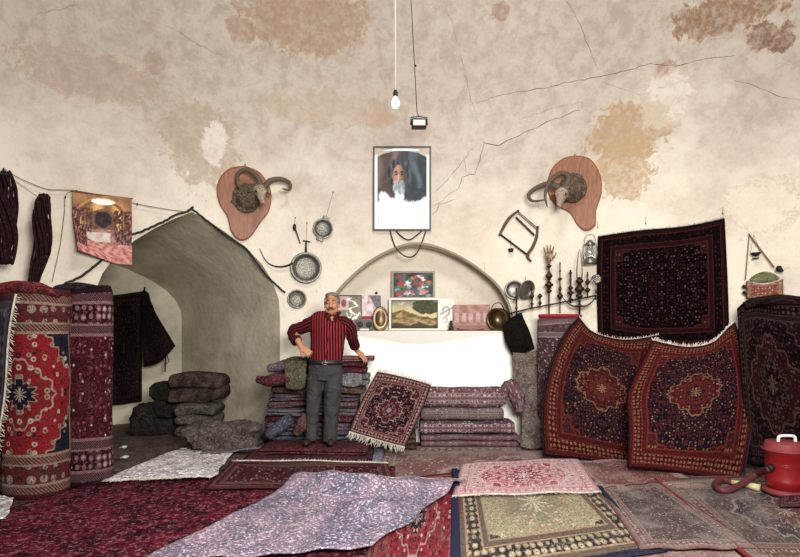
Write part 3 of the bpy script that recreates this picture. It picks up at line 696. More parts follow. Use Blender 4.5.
# dark carpet against the right wall
m_rdark = rug_mat('black_red_wall_carpet', 1.6, 1.7, '0e0a0c', '3c181a', '120c0f', '40302e', '5a443c', med='260e12', medc='0f0a0d', corner='220f12', bw=.26, cell=.055, seed=57, wear=.03, wearc='3a3034', medr=(.3, .25))
T = [P(738, 309, 5.32), P(752, 298, 5.25), P(780, 300, 5.1), P(830, 302, 4.86)]; B = [P(748, 464, 5.22), P(780, 470, 5.05), P(850, 480, 4.7)]
hung('leaning_carpet', T, B, [T[0], P(742, 380, 5.26), B[0]], [T[-1], P(842, 400, 4.76), B[-1]], m_rdark, 'nearly black carpet with dim red diamonds leaning on the wall at the right edge', 'carpet', bulge=.03, thick=.02, sd=6, fold=lambda u, v: .03*math.sin(u*9))
bundle('dark folded rug lying along the top of the carpet at the right edge', [P(744, 306, 5.22), P(768, 300, 5.12), P(800, 301, 4.98), P(830, 303, 4.86)], [.05, .055, .06, .05], m_rdark, (.8, .7), 12)
# carpet hanging on the wall
m_hang = rug_mat('black_hanging_carpet', 1.5, 1.35, '08060a', '2c1216', '0c0809', '48201f', '6a5048', corner='3a1a1c', bw=.25, cell=.045, cs_=.10, seed=61, wear=.02, wearc='302428', edge='160f13')
def wl(x, y, o=.03): return wall(x, y, -0)+ (Vector((-wall(x, y).x, YC-wall(x, y).y, 0)).normalized()*o)
T = [wl(598, 237), wl(640, 231), wl(685, 227), wl(725, 219)]; B = [wl(598, 336), wl(640, 345), wl(685, 346), wl(730, 345)]
o, g = hung('hanging_carpet', T, B, [T[0], wl(597, 290), B[0]], [T[-1], wl(728, 280), B[-1]], m_hang, 'large black carpet with thin red border hanging flat on the wall by nails', 'carpet', bulge=.02, sc=2, thick=.014)
edgefringe(o, g, 't', .02, 70, .003, seed=23, drop=.3, mat=cloth_mat('grey_fringe', '8f8376', '6b6056', 20, 100, .3))
for px, py in ((646, 224), (723, 214), (598, 228)):
    mb = MB(); a = wl(px, py, 0); mb.tube([wl(px, py, -.01), wl(px, py, .045)], .005, 6); mb.tube([wl(px, py, .04), wl(px, py-7, .02)], .0015, 4)
    mb.build('nail', iron, o, world=True)
# ================================================ left: tall standing rolls
m_l1 = rug_mat('red_floral_standing', 1.9, 1.9, '9c2a2e', '241f2c', '6a3034', 'a8907c', 'd0bca4', med='8f2a2e', medc='2a2430', corner='2c2733', bw=.40, cell=.11, seed=71, wear=.05, medr=(.17, .16), edge='5a2a28', dk=.48, cs_=.25)
m_l2 = rug_mat('crimson_rosette_standing', 1.9, 1.75, '431520', '8a4a50', '2b1520', '8f6a6a', 'c2b2aa', bw=.42, cell=.075, seed=73, wear=.05, edge='2c161d')
m_l0 = rug_mat('navy_grey_standing', 1.5, 1.9, '2f2d38', '6f5052', '3b3740', '77707a', '9d9597', med='5a3a40', medc='35333d', bw=.42, cell=.11, seed=75, wear=.12, edge='53242c')
roll('tall crimson carpet roll with small pale rosettes standing at the alcove mouth', 84, 487, 287, 4.80, .245, m_l2, sd=2, ell=.75, wob=.05)
roll('tall bright red floral carpet roll with white fringe standing second from the left edge', 36, 490, 289, 4.50, .265, m_l1, sd=5, ell=.75, wob=.10)
rl = [o for o in S.objects if o.name.startswith('rolled_carpet')][-1]
x0, = [(36-CX)/F*4.5]
# loosely wrapped outer sheet (navy side) with a fringed diagonal edge
rnd = random.Random(5)
def wrap(u, v):
    z = .02+v*(Zp(296, 4.5)-.02)
    end = -.30-.95*(1-v)**1.1     # angle where the sheet's edge lies (front is -pi/2)
    a = math.pi*1.25+(0)*u; a0 = math.pi+.55; a1 = math.pi*1.5+.02-(1-v)*1.05
    a = a0-.9+(a1-a0+.9)*u
    r = .285+.012*math.sin(v*9)+.01*math.sin(u*8+v*6)
    return Vector((x0+r*math.cos(a), 4.50+r*.80*math.sin(a), z))
mb = MB(); mb.grid(wrap, 24, 40)
o = top(mb, 'wrapped_carpet', m_l0, 'navy grey carpet with white fringe wrapped round the red roll at the left edge', 'carpet', sol=.012)
mb = MB(); pts = [wrap(1, i/30)+Vector((.004, -.008, 0)) for i in range(31)]; fringe(mb, pts, (1, -.3, -.5), .06, 90, .004, 8); mb.tube(pts, .009, 6)
mb.build('fringe', fringe_m, o, world=True)
roll('dark red carpet roll standing half out of view at the left edge', -14, 500, 286, 4.62, .22, m_l2, sd=7, ell=.8)
bundle('red rug folded over the tops of the standing rolls at the left edge', [P(-8, 291, 4.35), P(14, 288, 4.36), P(36, 289, 4.38), P(60, 295, 4.42)], [.05, .07, .075, .03], cm('red_brown_top', '6d2028', '3b1a1e', '9b6a5c', 9, .4), (.8, 1.3), 13, 'folded_rug')
bundle('dark crumpled rug lying on top of the crimson roll', [P(60, 290, 4.74), P(80, 288, 4.76), P(104, 291, 4.80)], [.06, .07, .05], m_black, (.7, 2.2), 14, 'folded_rug')
# ================================================ things hanging on the wall
def loc(k, px, py, cx, cy, z=0): return Vector(((px-cx)*k, (cy-py)*k, z))
def wthing(name, px, py, label, cat, group=None, off=0.0):
    M, k = wframe(px, py, off); return empty(name, None, label, cat, group, M=M), k
def nail(par, x, y, L=.05):
    mb = MB(); mb.tube([(x, y, -.02), (x, y, L)], .004, 6); mb.ball((x, y, L), (.008, .008, .004), 8); mb.build('nail', iron, par)
wood_m = NT('orange_plaque_wood', .45, .4); v_ = wood_m.co(); q_ = wood_m.sep(v_)
g_ = wood_m.noise(wood_m.vec(wood_m.mul(q_[0], 14), wood_m.mul(q_[1], 1.5), q_[2]), 3, 5, .6, 1.5)
wood_m.col(wood_m.mix(wood_m.ss(g_, .3, .7), hx('6a3c1f'), hx('8f5630'))).bump(g_, .15, .004); wood_m = wood_m.m
fur = cloth_mat('brown_grey_fur', '6e5d4c', '40352c', 20, 90, 1, '9a8b78', .5)
face_m = cloth_mat('pale_muzzle_fur', '9d8b77', '6d5a4a', 25, 110, .6, 'd5cab8', .7)
horn_m = NT('ribbed_horn', .6, .3); u_ = horn_m.sep(horn_m.co('UV'))
rb = horn_m.mth('SINE', horn_m.mul(u_[1], 240)); horn_m.col(horn_m.mix(horn_m.ss(rb, -1, 1), hx('352b24'), hx('6b5a4a'))).bump(rb, .2, .004); horn_m = horn_m.m
blk = plain('glass_black', '0b0908', .1, .6)
def ram(px, py, label, outline, headdir, hl, nbp, horns, group):
    """outline in px round the plaque; headdir vector of the muzzle in wall coordinates"""
    t, k = wthing('mounted_ram_head', px, py, label, 'hunting trophy', group, .012)
    o2 = dens([loc(k, x, y, px, py) for x, y in outline+[outline[0]]], 64)[:-1]; n = len(o2); mb = MB()
    rings = [(1, 0), (1, .02), (.96, .03)]
    c = sum(o2, Vector())/n; vs = []
    for s_, z in rings: vs += [c+(p-c)*s_+Vector((0, 0, z)) for p in o2]
    mb.add(vs, [(j*n+i, j*n+(i+1) % n, (j+1)*n+(i+1) % n, (j+1)*n+i) for j in range(2) for i in range(n)]+[tuple(range(n))[::-1], tuple(2*n+i for i in range(n))])
    mb.build('plaque', wood_m, t, smooth=False)
    d = Vector(headdir).normalized(); hc = Vector(hl)   # head centre
    nb = Vector(nbp)
    mb = MB()   # neck and shoulder skin
    for i in range(7):
        f_ = i/6; p = nb.lerp(hc-d*.03, f_); r = .165*(1-f_)+.085*f_
        mb.ball(p, (r, r*1.05, .06 if i == 0 else r*.8), 16)
    for i in range(26):
        a = i*2.4; r = .155; mb.ball(nb+Vector((math.cos(a)*r*(.75+.25*random.random()), math.sin(a)*r, .015+.03*random.random())), (.03, .03, .025), 8)
    mb.build('neck', fur, t, remesh=.009)
    mb = MB(); up = Vector((0, 1, 0)); up = (up-d*up.dot(d)).normalized(); sd = d.cross(up)
    mb.ball(hc, (.080, .080, .078), 16); mb.capsule(hc, hc+d*.13-up*.02, .070, .046, 14); mb.capsule(hc+d*.11-up*.022, hc+d*.185-up*.035, .044, .034, 12)
    mb.capsule(hc+d*.06-up*.05, hc+d*.15-up*.055, .022, .02, 10)
    for s_ in (-1, 1): mb.capsule(hc+sd*s_*.05+up*.03+d*.05, hc+sd*s_*.045+up*.03+d*.07, .018, .016, 8)
    h = mb.build('head', face_m, t, remesh=.006)
    for s_ in (-1, 1):
        mb = MB(); mb.ball(hc+sd*s_*.064+up*.026+d*.07, .014, 10); mb.build('eye', blk, t)
        mb = MB(); mb.ball(hc+sd*s_*.02-up*.025+d*.202, (.008, .008, .008), 8); mb.build('nostril', blk, t)
        mb = MB(); e0 = hc+sd*s_*.06+up*.0-d*.01; mb.tube([e0, e0+sd*s_*.05-up*.02, e0+sd*s_*.09-up*.04], [.016, .024, .004], 8, asp=[(1, .5)]*3); mb.build('ear', fur, t)
    for hs in horns:
        pts = dens([loc(k, x, y, px, py, z) for x, y, z in hs], 30); mb = MB()
        mb.tube(pts, [.034*(1-(i/30))**.6+.004 for i in range(31)], 12, uvl=1); mb.build('horn', horn_m, t)
    nail(t, loc(k, *outline[0], px, py).x, loc(k, *outline[0], px, py).y+.01, .03)
ram(245, 200, 'ram head on a teardrop wooden plaque, left one, near the alcove arch',
    [(245, 166), (260, 172), (270, 188), (269, 208), (260, 222), (250, 237), (240, 241), (232, 233), (228, 218), (220, 204), (219, 186), (229, 171)],
    (.12, -.62, .75), (.16, .06, .24), (.01, .01, .03), [[(259, 190, .22), (256, 181, .22), (246, 174, .18), (238, 178, .14), (238, 188, .12), (243, 194, .16)], [(263, 190, .22), (268, 184, .24), (278, 181, .22), (287, 183, .18), (287, 190, .20), (279, 191, .25)]], None)
ram(573, 195, 'ram head on a teardrop wooden plaque, right one, above the metal hand and bow saw',
    [(575, 156), (589, 161), (598, 176), (600, 194), (595, 212), (594, 227), (585, 232), (577, 225), (570, 213), (555, 203), (548, 186), (552, 168), (563, 158)],
    (-.10, -.68, .70), (-.115, -.03, .24), (.0, .07, .03), [[(566, 192, .22), (570, 182, .20), (563, 178, .26), (553, 187, .34), (549, 200, .38), (551, 212, .36)], [(561, 192, .24), (552, 187, .24), (540, 189, .22), (532, 195, .22), (536, 203, .28), (549, 204, .34)]], None)
# ---- painted pictures
def paint(name, par, w_, h_, nx, ny, fn, mat, z=0.0, curl=None):
    mb = MB(); mb.col = []
    def g(u, v):
        p = Vector(((u-.5)*w_, (v-.5)*h_, z)); return p+(curl(u, v) if curl else Vector())
    mb.grid(g, nx, ny)
    for j in range(ny+1):
        for i in range(nx+1): mb.col.append(tuple(max(0, min(1, c)) for c in fn(i/nx, j/ny)))
    return mb.build(name, mat, par)
def frame(par, w_, h_, b, d, mat, name='frame', back=True):
    mb = MB()
    for x in (-1, 1): mb.box((x*(w_-b)/2, 0, d/2), (b, h_, d))
    for y in (-1, 1): mb.box((0, y*(h_-b)/2, d/2), (w_-2*b, b, d))
    if back: mb.box((0, 0, .004), (w_-2*b, h_-2*b, .006))
    return mb.build(name, mat, par, smooth=False)
def n2(u, v, s, sd=0, o=3):
    a = 0; k = 1; t = 0
    for i in range(o): a += k*noise.noise(Vector((u*s, v*s, sd+i*7.7))); t += k; k *= .55; s *= 2
    return a/t
def lerp3(a, b, t): t = max(0, min(1, t)); return tuple(x+(y-x)*t for x, y in zip(a, b))
def sst(x, a, b): x = max(0, min(1, (x-a)/(b-a))); return x*x*(3-2*x)
def portrait(u, v):
    c = lerp3(hx('4a3a36'), hx('23282e'), sst(u, .35, .75)); s_ = abs(math.sin((u*9+v*1.5)+2*n2(u, v, 3)))
    c = lerp3(c, hx('8f7a70') if u < .5 else hx('66747c'), .5*s_**6*(v > .5)+.25*n2(u, v, 8, 4))
    dx = (u-.45)/.23; dy = (v-.64)/.26
    if dx*dx+dy*dy < 1+.25*n2(u, v, 9, 2): c = lerp3(hx('17161a'), hx('5a5c60'), .35+1.2*n2(u, v*.4, 22, 3))   # hair
    dxf = (u-.44)/.125; dyf = (v-.655)/.15
    if dxf*dxf+dyf*dyf < 1: c = lerp3(hx('a9806a'), hx('54392e'), sst(abs(u-.40), .0, .16)+.3*n2(u, v, 18, 5))
    for ex in (.385, .50):
        if ((u-ex)/.035)**2+((v-.685)/.012)**2 < 1: c = hx('16100e')
        if ((u-ex)/.045)**2+((v-.715)/.010)**2 < 1: c = hx('2a201c')
    if abs(u-.435) < .014 and .6 < v < .68: c = lerp3(c, hx('d6ae92'), .6)
    if ((u-.445)/.12)**2+((v-.50)/.13)**2 < 1+.4*n2(u, v, 11, 8) and v < .605: c = lerp3(hx('b9c0c0'), hx('4c4a4b'), .45+1.4*n2(u, v*.4, 26, 6))
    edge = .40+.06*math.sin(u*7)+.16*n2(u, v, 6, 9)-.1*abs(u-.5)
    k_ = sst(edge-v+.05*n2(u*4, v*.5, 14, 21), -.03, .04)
    glare = lerp3(hx('eef6f6'), hx('7e999e'), 1.9*max(0, n2(u*4, v*.3, 12, 11)))  # streaky white glare of the glass, put into the print's own colour
    return lerp3(c, glare, k_)
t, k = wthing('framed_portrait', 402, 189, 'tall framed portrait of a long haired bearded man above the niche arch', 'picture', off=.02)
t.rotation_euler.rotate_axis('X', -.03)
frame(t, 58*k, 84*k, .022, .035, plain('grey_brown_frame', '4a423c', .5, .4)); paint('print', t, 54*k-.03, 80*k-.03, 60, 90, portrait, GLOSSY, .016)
frame(t, 58*k-.044, 84*k-.044, .035, .02, plain('white_mat', 'dfe6e4', .7), 'mat', False)
# black cords looping beneath it
t2, k = wthing('looped_cord', 407, 240, 'two black cord loops dangling under the tall framed portrait', 'cord', off=.012)
for lp in ([(390, 231), (396, 248), (407, 257), (417, 253), (426, 231)], [(396, 231), (402, 237), (409, 240), (416, 236), (422, 231)]):
    mb = MB(); mb.tube(dens([loc(k, x, y, 407, 240, .01) for x, y in lp], 24), .009, 6); mb.build('loop', cord_m, t2)
# ---- pans and plates
def dish(par, c, r, mat, depth=.03, rim=.012, name='dish', tiltM=None, inner=True):
    mb = MB(); p = [(.001, .004), (r*.60, .004), (r*.68, .010), (r*.78, depth*.6), (r*.82, depth), (r*.97, depth+.004), (r, depth+.001), (r*.99, depth-.006), (r*.84, depth-.008), (r*.62, -.004), (.001, -.004)]
    mb.lathe(c, p, 36, tiltM); return mb.build(name, mat, par)
pat_tin = NT('engraved_tin', .45, .5, .75); v_ = pat_tin.co(); pv = pat_tin.vor(v_, 60); nv_ = pat_tin.noise(v_, 25, 4, .7)
pat_tin.col(pat_tin.mix(pat_tin.lt(pv, .25), pat_tin.mix(nv_, hx('4a453e'), hx('8a857a')), hx('2d2a27'))).bump(pv, .5, .005); pat_tin = pat_tin.m
t, k = wthing('iron_pan', 306, 268, 'round iron pan with long curved handle hanging left of the niche', 'pan', off=.015)
dish(t, (0, 0, 0), 15.5*k, pat_tin, .04)
mb = MB(); mb.tube([(0, 14*k, .03), (0, 22*k, .03), (.2*k, 27*k, .02)], [.014, .010, .008], 8); mb.tube([(-3*k, 27*k, .02), (4*k, 26*k, .02)], .009, 8); mb.build('bracket', iron, t)
mb = MB(); mb.tube(dens([(-13*k, 4*k, .04), (-20*k, 1*k, .05), (-29*k, .5*k, .05), (-38*k, 5*k, .04), (-45*k, 18*k, .03)], 20), [.014*(1-i/26) for i in range(21)], 8); mb.build('handle', iron, t)
mb = MB(); mb.tube([(.2*k, 27*k, .02), (1*k, 45*k, .004)], .0015, 4); mb.build('string', twine, t); nail(t, 1*k, 45*k, .02)
t, k = wthing('round_dish', 323, 229, 'small round dish with two lugs on a string, above the iron pan', 'dish', off=.012)
dish(t, (0, 0, 0), 10*k, pat_tin, .03)
for s_ in (-1, 1):
    mb = MB(); mb.box((s_*3*k, s_*10.5*k, .025), (7*k, 3.5*k, .012), Matrix.Rotation(-.35, 3, 'Z')); mb.build('lug', pat_tin, t, bevel=.004)
mb = MB(); mb.tube([(3*k, 11*k, .02), (10*k, 37*k, .004)], .0016, 4); mb.build('string', twine, t); nail(t, 10*k, 37*k, .02)
t, k = wthing('round_plate', 297, 299, 'small dark engraved round plate on the wall beside the man\'s elbow', 'plate', off=.01); dish(t, (0, 0, 0), 9.5*k, pat_tin, .02)
t, k = wthing('wooden_ladle', 297, 234, 'small dark ladle hanging by a thread above the iron pan', 'ladle', off=.012)
mb = MB(); mb.ball((-.03, .08, .02), (.022, .045, .018), 12); mb.build('bowl', darkwood, t)
mb = MB(); mb.tube([(-.02, .06, .02), (.0, 0, .02), (.04, -.12, .02)], [.009, .008, .006], 8); mb.build('handle', darkwood, t)
mb = MB(); mb.tube([(-.03, .12, .02), (-.02, .2, .003)], .0015, 4); mb.build('string', twine, t); nail(t, -.02, .2, .015)
# ---- bow saw
t, k = wthing('bow_saw', 519, 233, 'old wooden bow saw hanging on the wall right of the framed portrait', 'saw', off=.03)
q = lambda x, y, z=0: loc(k, x, y, 519, 233, z)
sw = plain('dark_brown_saw_wood', '4e3b2c', .6)
for pts in ([(518, 211), (510, 217), (504, 226), (500, 234)], [(537, 228), (536, 238), (532, 248), (527, 256), (531, 262)]):
    mb = MB(); mb.tube(dens([q(*p) for p in pts], 16), [.012+.008*math.sin(i/16*3.14) for i in range(17)], 8); mb.build('arm', sw, t)
mb = MB(); mb.tube([q(516, 217), q(534, 236)], .013, 8); mb.build('crossbar', sw, t)
mb = MB(); mb.box((q(500, 233)+q(528, 256))/2, ((q(500, 233)-q(528, 256)).length, .022, .003), Matrix.Rotation(math.atan2(-23, 28), 3, 'Z')); mb.build('blade', iron, t)
mb = MB(); mb.tube([q(519, 212, .004), q(537, 229, .004)], .005, 6); mb.tube([q(518, 213, -.004), q(536, 230, -.004)], .005, 6); mb.build('tension_cord', twine, t)
for p in ((518, 211), (500, 234), (537, 228), (528, 256)): mb = MB(); mb.ball(q(*p), .018, 10); mb.build('knob', sw, t)
t, k = wthing('hanging_cup', 511, 249, 'tiny dark metal cup hanging on a wire below the bow saw', 'cup', off=.02)
mb = MB(); mb.lathe((0, 0, .03), [(.002, -.04), (.03, -.035), (.035, 0), (.03, 0), (.002, -.03)], 14, Matrix.Rotation(-math.pi/2, 3, 'X')); mb.build('bowl', iron, t)
mb = MB(); mb.tube([(.0, 0, .03), (0, .13, .02)], .002, 4); mb.build('wire', iron, t)
# ---- lantern beside the black carpet
t, k = wthing('oil_lantern', 590, 250, 'small grey hurricane lantern hanging beside the top left of the black carpet', 'lantern', off=.09)
RX = Matrix.Rotation(-math.pi/2, 3, 'X')
mb = MB(); mb.lathe((0, 0, 0), [(.001, -.17), (.075, -.17), (.08, -.15), (.078, -.11), (.04, -.095), (.001, -.095)], 20, RX); mb.build('tank', tin, t)
gl = NT('smoky_glass', .05, .5); gl.b.inputs['Transmission Weight'].default_value = .9; gl.col((.6, .62, .6)); glass = gl.m
mb = MB(); mb.lathe((0, 0, 0), [(.035, -.09), (.052, -.04), (.045, .02), (.03, .05)], 20, RX); mb.build('chimney', glass, t)
mb = MB(); mb.lathe((0, 0, 0), [(.04, .05), (.055, .06), (.03, .09), (.03, .11), (.001, .12)], 20, RX); mb.build('cap', tin, t)
for s_ in (-1, 1): mb = MB(); mb.tube([(s_*.07, -.13, 0), (s_*.078, -.03, 0), (s_*.068, .06, 0), (s_*.03, .09, 0)], .007, 8); mb.build('side_tube', tin, t)
mb = MB(); mb.tube(dens([(-.07, .05, 0), (-.05, .16, -.02), (.0, .19, -.03), (.05, .16, -.02), (.07, .05, 0)], 20), .003, 6); mb.build('bail', iron, t)
# ---- string bag with triangle cord at the right
t, k = wthing('kilim_bag', 766, 290, 'small patterned kilim bag hanging by a triangle of cord at the right', 'bag', off=.03)
q = lambda x, y, z=.03: loc(k, x, y, 766, 290, z)
bagm = rug_mat('bag_kilim', .35, .3, '7d3a35', 'c2a285', '6a4a3c', 'b58d6d', 'dcc9a8', bw=.04, cell=.05, seed=81, wear=.1, dk=.8)
mb = MB()
def bg(u, v):
    x = 750+30*u; y = 298-18*v+5*math.sin(math.pi*u)*v; return q(x, y, .03+.05*math.sin(math.pi*u)*(1-.5*v))
mb.grid(bg, 16, 12); mb.build('bag_body', bagm, t, sol=.02)
mb = MB()
def fl(u, v): return q(753+24*u, 280-10*math.sin(math.pi*u)**.7*v+2*math.sin(math.pi*u), .05+.01*v)
mb.grid(fl, 16, 6); mb.build('flap', cloth_mat('green_yellow_felt', '6b6a3f', '3e4a34', 60, 120, .4, 'b9b48c', .7), t, sol=.02)
mb = MB(); mb.tube([q(749, 279), q(752, 233, .01)], .005, 6); mb.tube([q(752, 233, .01), q(773, 268)], .007, 6); mb.build('cord', plain('tan_cord', '7b5a3c'), t)
for p, r in (((777, 270), .03), ((748, 286), .02), ((748, 292), .018)): mb = MB(); mb.ball(q(*p, .05), (r, r*1.2, r), 10); mb.ball(q(p[0]+2, p[1]+2, .05), r*.7, 8); mb.build('tassel', iron, t, remesh=.006)
nail(t, *q(752, 233)[:2], .03)
t, k = wthing('hanging_scale_pan', 756, 253, 'tiny black pan hung on threads inside the triangle of cord', 'pan', off=.04)
mb = MB(); mb.lathe((0, 0, .03), [(.001, -.035), (.03, -.03), (.05, 0), (.046, 0), (.001, -.026)], 16, RX); mb.build('pan', iron, t)
mb = MB()
for s_ in (-1, 1): mb.tube([(s_*.045, 0, .03), (-.02, .19, .0)], .0016, 4)
mb.build('thread', twine, t)
mb = MB(); mb.tube([(-.03, -.06, .03), (.03, -.055, .03)], .007, 6); mb.build('weight', iron, t)
# ---- bulb and floodlight
def bulb_light():
    Y = 4.5; b = P(395.5, 108, Y); t = empty('light_bulb', (b.x, Y, b.z), 'bare glass light bulb hanging on a long white wire from the vault', 'lamp')
    mb = MB(); mb.lathe((0, 0, 0), [(.001, 0), (.018, .003), (.032, .025), (.034, .045), (.026, .07), (.014, .09), (.012, .10)], 20)
    g = NT('lit_bulb_glass', .05, .5); g.b.inputs['Transmission Weight'].default_value = .6; g.b.inputs['Emission Color'].default_value = (1, .95, .85, 1); g.b.inputs['Emission Strength'].default_value = 1.2; g.col((.95, .95, .93))
    mb.build('glass', g.m, t)
    mb = MB(); mb.lathe((0, 0, 0), [(.015, .095), (.02, .1), (.02, .135), (.012, .15), (.004, .155)], 16); mb.build('socket', iron, t)
    mb = MB(); mb.tube([(0, 0, .15), (-.005, .0, 1.5), (-.02, .01, ZS+math.sqrt(R*R-(Y-YC)**2)-b.z-.02)], .0045, 6); mb.build('wire', plain('dirty_white_wire', 'c9bfae', .7), t)
bulb_light()
Y = 5.3; b = P(419, 124, Y); t = empty('floodlight', (b.x, Y, b.z), 'small boxy floodlight hanging on a thin dark wire right of the bulb', 'lamp')
mb = MB(); mb.box((0, 0, 0), (.15, .10, .085)); mb.build('housing', iron, t, bevel=.012, smooth=False)
mb = MB(); mb.box((0, -.052, -.005), (.12, .006, .055)); mb.build('lens', plain('pale_lens', 'b4b4ae', .1, .6), t, bevel=.002, smooth=False)
mb = MB(); mb.tube([(-.08, 0, 0), (-.08, 0, .065), (.0, 0, .075), (.08, 0, .065), (.08, 0, 0)], .006, 6); mb.build('bracket', iron, t)
for s_ in (-1, 1): mb = MB(); mb.ball((s_*.08, 0, 0), .012, 8); mb.build('knob', iron, t)
tp = P(411, 0, Y); ztop = ZS+math.sqrt(R*R-(Y-YC)**2)-b.z-.02; zt0 = tp.z-b.z; x0_ = tp.x-b.x
mb = MB(); mb.tube([(0, 0, .07), (-.02, 0, .12), (x0_, 0, zt0), (x0_*1.6, 0, ztop)], .004, 6); mb.build('wire', cord_m, t)
mb = MB(); mb.ball((x0_*.45, 0, zt0*.47), .012, 8); mb.build('wire_knot', cord_m, t)
# ---- cable along the alcove arch, strings, nails, poster, yarn
def wtube(name, pts, r, mat, label, cat, off=.015, jit=0.0, n=None, seed=2):
    rnd = random.Random(seed); q = dens([wall(x, y)+ (Vector((-wall(x, y).x, YC-wall(x, y).y, 0)).normalized()*off) for x, y in pts], n or len(pts)*8)
    q = [p+Vector((rnd.uniform(-jit, jit), 0, rnd.uniform(-jit, jit))) for p in q]
    mb = MB(); mb.tube(q, r, 8); return top(mb, name, mat, label, cat)
wtube('black_cable', [(64, 284), (80, 277), (96, 265), (112, 252), (126, 238), (144, 231), (160, 224), (175, 216), (187, 212), (193, 208)], .013, cord_m, 'thick black cable running up the left side of the alcove arch', 'cable', .05, .004)
wtube('black_cable', [(191, 209), (198, 214), (212, 225), (228, 237), (246, 249), (256, 262), (268, 277), (285, 293)], .011, cord_m, 'thin black cable dropping from the alcove peak down its right side', 'cable', .03, .003)
o = wtube('clothes_line', [(3, 170), (20, 180), (45, 190), (60, 191), (76, 192), (104, 197), (137, 205), (165, 210), (187, 213)], .004, twine, 'thin line strung along the wall from the yarn to the alcove peak', 'string', .06)
wtube('thin_string', [(3, 172), (18, 184), (35, 196), (45, 202)], .0025, twine, 'fine string sagging between the two dark yarn hanks', 'string', .05)
wtube('thin_string', [(76, 192), (66, 195), (64, 215), (60, 245), (55, 268), (52, 282)], .003, twine, 'pale string hanging down the wall left of the bazaar poster', 'string', .03)
for i, (x, y) in enumerate(((3, 170), (65, 198), (76, 192), (137, 205), (188, 211))):
    M, k = wframe(x, y); mb = MB(); mb.tube([M @ Vector((0, 0, -.02)), M @ Vector((0, 0, .07))], .008, 8); mb.build('nail', iron, o, world=True)
def poster(u, v):
    c = lerp3(hx('6e4a32'), hx('a87c52'), .5+n2(u, v, 8))
    dx = (u-.5)/.47; dy = (v-.62)/.34; r = math.hypot(dx, dy if dy > 0 else dy*.5)
    if r < 1: c = lerp3(hx('b98450'), hx('6a4128'), .5+.5*math.sin(r*24))
    if r < .80: c = lerp3(hx('d9a866'), hx('7d5032'), .5+.5*math.sin(dx*9)+.5*n2(u, v, 12))
    if r < .50: c = lerp3(hx('4c2f26'), hx('8d5f40'), .4+n2(u, v, 12))
    if ((u-.5)/.20)**2+((v-.90)/.045)**2 < 1: c = hx('efe6d6')
    if ((u-.5)/.15)**2+((v-.64)/.12)**2 < 1: c = lerp3(hx('120d10'), hx('5d3a34'), .15+n2(u, v, 22, 7))
    if v < .50: c = lerp3(hx('b58b7a'), hx('75433e'), .5+1.6*n2(u, v*1.5, 14, 3))
    if v < .80 and abs(u-.5) > .18+.25*max(0, .5-v): 
        a = n2(u*1.6, v*.5, 26, 5)
        if a > -.12: c = lerp3(hx('1f161b'), hx('8d4b44'), n2(u, v, 30, 6)*1.3+.25)
    if .30 < v < .44 and .22 < u < .62: c = lerp3(hx('a89484'), hx('d6cabc'), .5+n2(u, v, 10))
    if v < .28 and (u > .2 or v < .15): c = lerp3(hx('9b4542'), hx('cfa095'), .45+1.7*n2(u+v, v*2, 12, 9))
    return c
t, k = wthing('bazaar_poster', 103, 229, 'cloth poster with a picture of a carpet bazaar hanging left of the alcove', 'poster', off=.07)
t.rotation_euler.rotate_axis('Z', .0)
def crl(u, v):
    k_ = max(0, (1-u)*.9+(1-v)*1.0-1.25); return Vector((.07*k_, .16*k_, .25*k_-.01*math.sin(u*6)))
paint('print', t, 52*k, 68*k, 60, 80, poster, PAINT, .0, crl)
mb = MB(); mb.tube([(-27*k, 34*k, 0), (27*k, 34*k, 0)], .006, 6); mb.build('top_hem', plain('brown_hem', '6b4332'), t)
yarn = cloth_mat('dark_wool_yarn', '2e1a1c', '1a1113', 30, 120, .6, '5c3438', .5)
def hank(label, px, py, pts, wd, Y):
    rnd = random.Random(px); mb = MB(); c = [P(x, y, Y) for x, y in pts]; n = 46
    for i in range(n):
        a = rnd.uniform(0, 6.28); r0 = rnd.uniform(.05, 1); ph = rnd.uniform(0, 6)
        q = []
        for j in range(25):
            f_ = j/24; p = curve_at(c, f_*rnd.uniform(.985, 1)); s_ = wd*(.25+.75*math.sin(math.pi*min(1, f_*.75+.12))**.8)
            q.append(p+Vector((math.cos(a+f_*3)*r0*s_, math.sin(a+f_*3)*r0*s_*.6, .01*math.sin(f_*20+ph))))
        mb.tube(q, .009, 5)
    o = top(mb, 'yarn_hank', yarn, label, 'yarn')
    mb = MB(); q = [c[0]+Vector((math.cos(g)*wd*.5, math.sin(g)*wd*.4, -.03)) for g in [i/12*6.283 for i in range(13)]]; mb.tube(q, .012, 6); mb.build('tie', cord_m, o, world=True)
hank('thick dark yarn hank hanging at the left edge of the picture', 5, 170, [(3, 172), (4, 195), (8, 230), (6, 264)], .125, 5.02)
hank('slim dark yarn hank hanging between the left edge and the bazaar poster', 43, 195, [(44, 195), (42, 215), (42, 250), (34, 282)], .085, 5.22)
